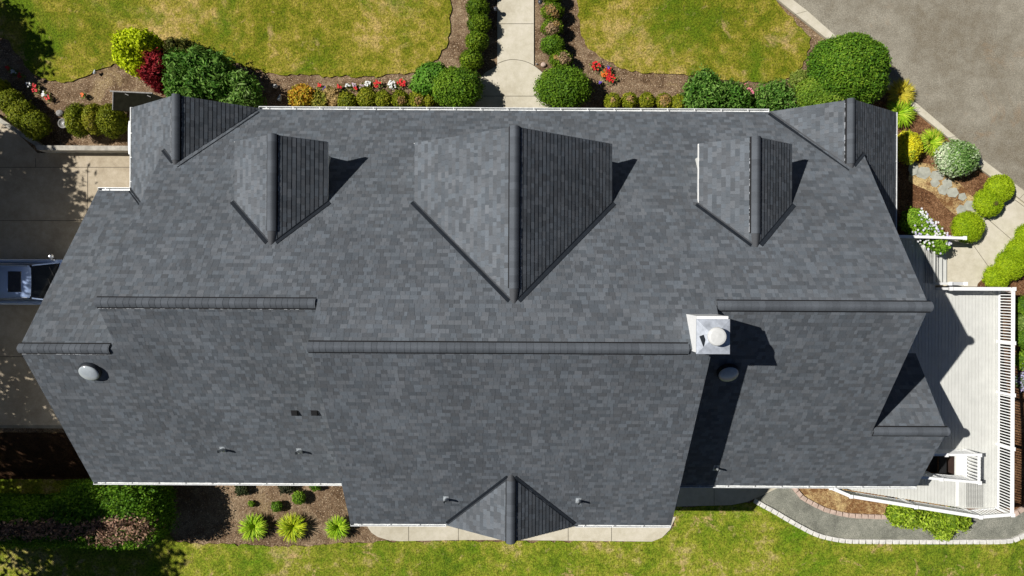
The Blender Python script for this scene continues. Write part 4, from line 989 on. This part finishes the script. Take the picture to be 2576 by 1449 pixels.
# retaining wall beside the driveway
b = MB(); p0 = P2(98, 372, .5); p1 = P2(330, 368, .5)
b.hull8([(p0[0], 5.66, 0), (-14.64, 5.66, 0), (-14.64, 5.93, 0), (p0[0]-.1, 5.86, 0)], [(p0[0], 5.66, .6), (-14.64, 5.66, .6), (-14.64, 5.86, .6), (p0[0]-.1, 5.86, .6)])
tag(b.build('retaining_wall', M['wall_conc']), 'low weathered concrete retaining wall between the driveway and the bush bed', 'wall')
b = MB(); q0 = P2(98, 380, .4); q1 = P2(-20, 290, .3); q2 = P2(-300, 120, .3)
b.bar((q0[0], q0[1]+.2, .12), (q1[0], q1[1], .12), .18, .3); b.bar((q1[0], q1[1], .118), (q2[0], q2[1], .118), .178, .3)
tag(b.build('bed_border', M['wall_conc']), 'low dark curved border along the driveway below the far left bushes', 'border')

# ---------------------------------------------------------------- small garden objects
x, y = P2(158, 310, .6); r = empty('bird_bath', (x, y, 0), 'round grey stone bird bath beside the tall oval bush', 'bird bath')
b = MB(); b.lathe([(0, 0), (.16, 0), (.17, .06), (.09, .12), (.07, .4), (.10, .5), (0, .5)], n=20); b.build('pedestal', M['rock'], r, smooth=False)
b = MB(); b.lathe([(0, .5), (.12, .5), (.20, .58), (.205, .61), (.18, .61), (.12, .55), (0, .54)], n=24); b.build('bowl', M['rock'], r)
b = MB(); b.lathe([(0, .57), (.02, .60), (.05, .58), (0, .62)], (.01, 0, 0), n=8); b.build('ornament', M['white'], r)
def rock(px, py, s, label, m='rock'):
    b = MB(); r = random.Random(int(px)); ring0 = [(math.cos(i*.785)*s*r.uniform(.8, 1.1), math.sin(i*.785)*s*.8*r.uniform(.8, 1.1), 0) for i in range(8)]
    ring1 = [(p[0]*.85, p[1]*.85, s*.4*r.uniform(.8, 1.1)) for p in ring0]; ring2 = [(p[0]*.45, p[1]*.45, s*.6) for p in ring0]
    for A, B in ((ring0, ring1), (ring1, ring2)):
        for i in range(8): b.poly([A[i], A[(i+1) % 8], B[(i+1) % 8], B[i]])
    b.poly(ring2); o = b.build('rock', M[m], merge=True); o.location = (*P2(px, py), 0); tag(o, label, 'rock')
rock(151, 285, .18, 'rough grey rock above the bird bath'); rock(1367, 163, .14, 'tan rock between the walk and the last right hand bush', 'edging_pink')
rock(1350, 161, .05, 'small pebble at the right walk edge')
def lamp(px, py, label):
    x, y = P2(px, py, .4); r = empty('path_lamp', (x, y, 0), label, 'lamp', 'garden path lamps')
    b = MB(); b.tube([(0, 0, 0), (0, 0, .42)], .015, 8); b.build('pole', M['lampmetal'], r)
    b = MB(); b.lathe([(.10, .40), (.10, .42), (.06, .46), (.02, .48), (0, .50)], n=18); b.lathe([(.05, .34), (.05, .40), (.09, .402)], n=14); b.build('lamp_head', M['lampmetal'], r)
lamp(1359, 5, 'dark round path lamp right of the walk at the top edge'); lamp(1247, 22, 'dark path lamp left of the walk between bushes and concrete')
def spot(px, py, label, c='galv', s=1.0):
    x, y = P2(px, py, .1); r = empty('garden_spotlight', (x, y, 0), label, 'garden light')
    b = MB(); b.tube([(0, 0, 0), (0, 0, .14)], .015, 8); b.build('stake', M['pipe'], r)
    b = MB(); b.tube([(-.06*s, -.09*s, .12), (.0, .0, .17), (.02*s, .10*s, .2)], [.09*s, .07*s, .03*s], 12); b.build('lamp_head', M[c], r)
spot(241, 181, 'small pale metal garden light at the left lawn edge', 'pipe', .7); spot(706, 246, 'pale green metal garden spotlight in the shade beside the front gutter', 'pipe', 1.1)
rock(693, 217, .13, 'pale stone at the lawn edge above the spotlight', 'edging')
# dark flat canopy beside the left gable
r = empty('side_canopy', (*P2(340, 260, 1.8), 0), 'dark flat panel canopy leaning beside the left corner gable', 'canopy')
z = 1.7; A = [P(286, 277, z), P(287, 231, z), P(384, 236, z), P(460, 262, z), P(455, 290, z)]
b = MB(); b.hull8([(p[0], p[1], p[2]-.05) for p in A], A); kid(b.build('panel', M['panel']), r)
b = MB(); b.bar(Vector(A[1])+Vector((-.15, .02, .01)), Vector(A[2])+Vector((0, .02, .01)), .05, .06); b.bar(Vector(A[0])+Vector((-.03, 0, .0)), Vector(A[1])+Vector((-.03, 0, .0)), .03, .06); kid(b.build('edge_trim', M['rock']), r)
b = MB()
for px, py in ((319, 238), (375, 242)):
    q = P(px, py, z+.02); b.bar(Vector(q)-Vector((.07, -.03, 0)), Vector(q)+Vector((.07, -.03, 0)), .025, .02)
kid(b.build('bracket', M['rock']), r)
b = MB(); b.box(A[0][0]+.1, A[0][0]+.18, A[0][1]+.1, A[0][1]+.18, 0, 1.64); b.box(A[1][0]+.1, A[1][0]+.18, A[1][1]-.2, A[1][1]-.12, 0, 1.64); kid(b.build('post', M['wood_brown']), r)

# ---------------------------------------------------------------- car
def car():
    m, t, b_ = mat('car_paint', .22, .6, .25); b_.inputs['Base Color'].default_value = (.40, .52, .78, 1); b_.inputs['Coat Weight'].default_value = .8
    M['paint'] = m; M['carglass'] = plain('car_glass', (.008, .010, .012), .06, .6)
    M['tyre'] = plain('tyre', (.02, .02, .02), .9); M['chrome'] = plain('bright_trim', (.6, .62, .65), .25, .5, .6)
    X1 = -17.45; L = 4.7; cy = P(60, 709, 1.0)[1]; hw = .93
    r = empty('parked_car', (X1-L/2, cy, 0), 'blue car with a black sunroof parked on the driveway at the left edge', 'car')
    bd = MB()      # lower body loops along x; local coordinates, front = +x
    sec = [(-2.35, .35, .95, .74, .86), (-2.25, .3, 1.0, .84, .90), (-1.6, .28, 1.02, .90, .93), (0, .26, 1.0, .92, .93), (.95, .26, 1.02, .90, .93), (1.7, .28, .92, .84, .92), (2.15, .32, .80, .74, .88), (2.33, .4, .66, .60, .78)]
    rings = []
    for x, z0, z1, wt, wb in sec:
        rings.append([(x, -wb, z0), (x, -wb-.02, (z0+z1)*.55), (x, -wt-.02, z1-.05), (x, -wt+.10, z1+.0), (x, -.3, z1+.05), (x, .3, z1+.05), (x, wt-.10, z1+.0), (x, wt+.02, z1-.05), (x, wb+.02, (z0+z1)*.55), (x, wb, z0)])
    for a, c in zip(rings, rings[1:]):
        for i in range(10): bd.poly([a[i], c[i], c[(i+1) % 10], a[(i+1) % 10]])
    bd.poly(rings[0]); bd.poly(rings[-1][::-1]); bd.build('body', M['paint'], r, smooth=True)
    g = MB(); lo = [(-2.15, .80), (1.05, .80)]; 
    base = [(-2.2, -.80, 1.0), (1.15, -.80, 1.0), (1.15, .80, 1.0), (-2.2, .80, 1.0)]; top = [(-1.75, -.66, 1.55), (.35, -.66, 1.55), (.35, .66, 1.55), (-1.75, .66, 1.55)]
    g.hull8(base, top); g.build('windows', M['carglass'], r)
    rf = MB(); R_ = []
    for x, w_, z in ((-1.90, .60, 1.53), (-1.70, .66, 1.575), (-.8, .69, 1.62), (0, .68, 1.61), (.28, .66, 1.58), (.34, .60, 1.55)):
        R_.append([(x+(-.05 if x > .3 else 0), -w_, z-.03), (x, -w_*.93, z+.0), (x+(.04 if x > .2 else 0), -w_*.4, z+.035), (x+(.04 if x > .2 else 0), w_*.4, z+.035), (x, w_*.93, z+.0), (x+(-.05 if x > .3 else 0), w_, z-.03)])
    for a, c in zip(R_, R_[1:]):
        for i in range(5): rf.poly([a[i], c[i], c[i+1], a[i+1]])
    rf.build('roof', M['paint'], r, smooth=True)
    s = MB(); s.hull8([(-.52, -.43, 1.60), (.03, -.43, 1.60), (.03, .43, 1.60), (-.52, .43, 1.60)], [(-.50, -.41, 1.668), (.01, -.41, 1.662), (.01, .41, 1.662), (-.50, .41, 1.668)]); s.build('sunroof', M['carglass'], r)
    for sg in (-1, 1):
        s = MB(); s.tube([(-1.7, sg*.64, 1.615), (-.8, sg*.665, 1.66), (.25, sg*.64, 1.62)], .018, 8); s.build('roof_rail', M['chrome'], r)
        s = MB(); s.bar((-2.0, sg*.885, 1.02), (1.0, sg*.90, 1.03), .02, .02); s.build('side_trim', M['chrome'], r)
        s = MB(); s.lathe([(0, -.08), (.07, -.07), (.10, 0), (.07, .07), (0, .08)], (.85, sg*1.05, 1.08), 12); s.bar((.85, sg*.88, 1.05), (.86, sg*1.0, 1.06), .06, .05); s.build('mirror', M['chrome'] if sg > 0 else M['paint'], r)
        for wx in (-1.45, 1.5):
            s = MB(); s.tube([(wx, sg*.70, .34), (wx, sg*.92, .34)], .34, 22); o = s.build('wheel', M['tyre'], r)
            s = MB(); s.tube([(wx, sg*.90, .34), (wx, sg*.935, .34)], .2, 16); s.build('rim', M['chrome'], o)
        s = MB(); s.tube([(2.18, sg*.58, .68), (2.30, sg*.56, .66)], [.13, .09], 12); s.build('headlight', M['chrome'], r)
    s = MB()
    for sg in (-1, 1): s.bar((.40, sg*.66, 1.57), (1.15, sg*.80, 1.03), .05, .03)
    s.build('pillar', M['paint'], r)
    s = MB(); s.bar((1.02, -.5, 1.09), (.82, .15, 1.24), .02, .015); s.bar((1.04, .1, 1.08), (.86, .62, 1.22), .02, .015); s.build('wiper', M['tyre'], r)
car()

# ---------------------------------------------------------------- trees beyond the left edge, whose shade falls on the driveway
def tree(x, y, lumps, cols, label, hgt, seed, leaf=.16, dens=60, holes=.5):
    r = empty('tree', (x, y, gz(x, y)), label, 'tree', 'shade trees left of the driveway')
    b = MB(); b.tube([(x, y, gz(x, y)-.1), (x+.1, y, hgt*.4), (x, y+.1, hgt*.85)], [.28, .2, .06], 12)
    rr = random.Random(seed)
    for l in lumps: b.tube([(x, y, hgt*.35), ((x+l[0])/2, (y+l[1])/2, l[2]*.8), (l[0], l[1], l[2])], [.12, .07, .03], 7)
    kid(b.build('trunk', M['bark']), r)
    kid(foliage('crown', lumps, cols, leaf=leaf, dens=dens, amp=.25, seed=seed, jit=.9, fuzz=.22, core=0, holes=holes), r)
TR = [(.03, .07, .012), (.05, .10, .015), (.08, .13, .02)]
tree(-27, 3.0, [(-26.5, 5.2, 6.0, 2.2, 1.8, 1.8), (-27.2, 2.2, 7.4, 2.3, 2.0, 1.8), (-26.0, .5, 5.2, 1.9, 1.7, 1.5), (-25.2, 3.4, 4.6, 1.7, 1.6, 1.3), (-28, 4, 9, 1.8, 1.8, 1.5), (-25.9, 5.9, 5.4, 1.7, 1.2, 1.2), (-27.6, 6.2, 6.0, 1.6, 1.2, 1.2), (-24.6, 4.6, 4.2, 1.3, 1.4, 1.0), (-25.9, 7.1, 6.0, 1.7, .8, .9), (-24.3, 6.5, 4.4, 1.2, .6, .7), (-27.5, .2, 8.2, 1.8, 1.6, 1.4)], TR, 'broadleaf tree beyond the driveway, upper of the three', 9, 701, dens=110, holes=.9)
tree(-28, -3.2, [(-27, -2.0, 6.6, 2.0, 1.6, 1.6), (-27.5, -4.4, 7.6, 2.2, 1.9, 1.8), (-26, -4.5, 5.0, 1.8, 1.7, 1.4), (-25.5, -.3, 4.6, 1.4, 1.2, 1.1)], TR, 'broadleaf tree beyond the driveway, middle of the three', 9, 702, dens=60, holes=.15)
tree(-28, -9, [(-27.5, -8.2, 5.5, 2.6, 2.4, 2.4), (-27.8, -7.8, 9.0, 2.4, 1.8, 2.0), (-28.5, -7.6, 11, 1.9, 1.5, 1.6), (-25.5, -9.8, 5.4, 2.4, 2.2, 1.8), (-25.5, -11.5, 5.0, 2.2, 2.0, 1.8), (-27, -10.8, 8.6, 2.3, 1.7, 2.1), (-26.0, -7.3, 7.8, 1.5, 1.0, 1.4), (-25.2, -7.5, 9.2, 1.3, .9, 1.2), (-24.2, -8.0, 6.6, 1.0, .8, .9), (-24.6, -9.0, 5.8, 1.5, 1.3, 1.3), (-26.5, -12.4, 7.0, 1.8, 1.6, 1.6)], TR, 'tall dense tree beyond the hedge at the lower left', 12, 703, dens=85, holes=.6)
tree(-27.5, 11.0, [(-26.3, 10.2, 5.0, 1.5, 1.4, 1.2), (-27, 11.4, 6.2, 1.5, 1.3, 1.2), (-26.2, 12.2, 4.6, 1.2, 1.0, .9)], TR, 'small tree beside the upper left lawn', 7, 704, dens=80)
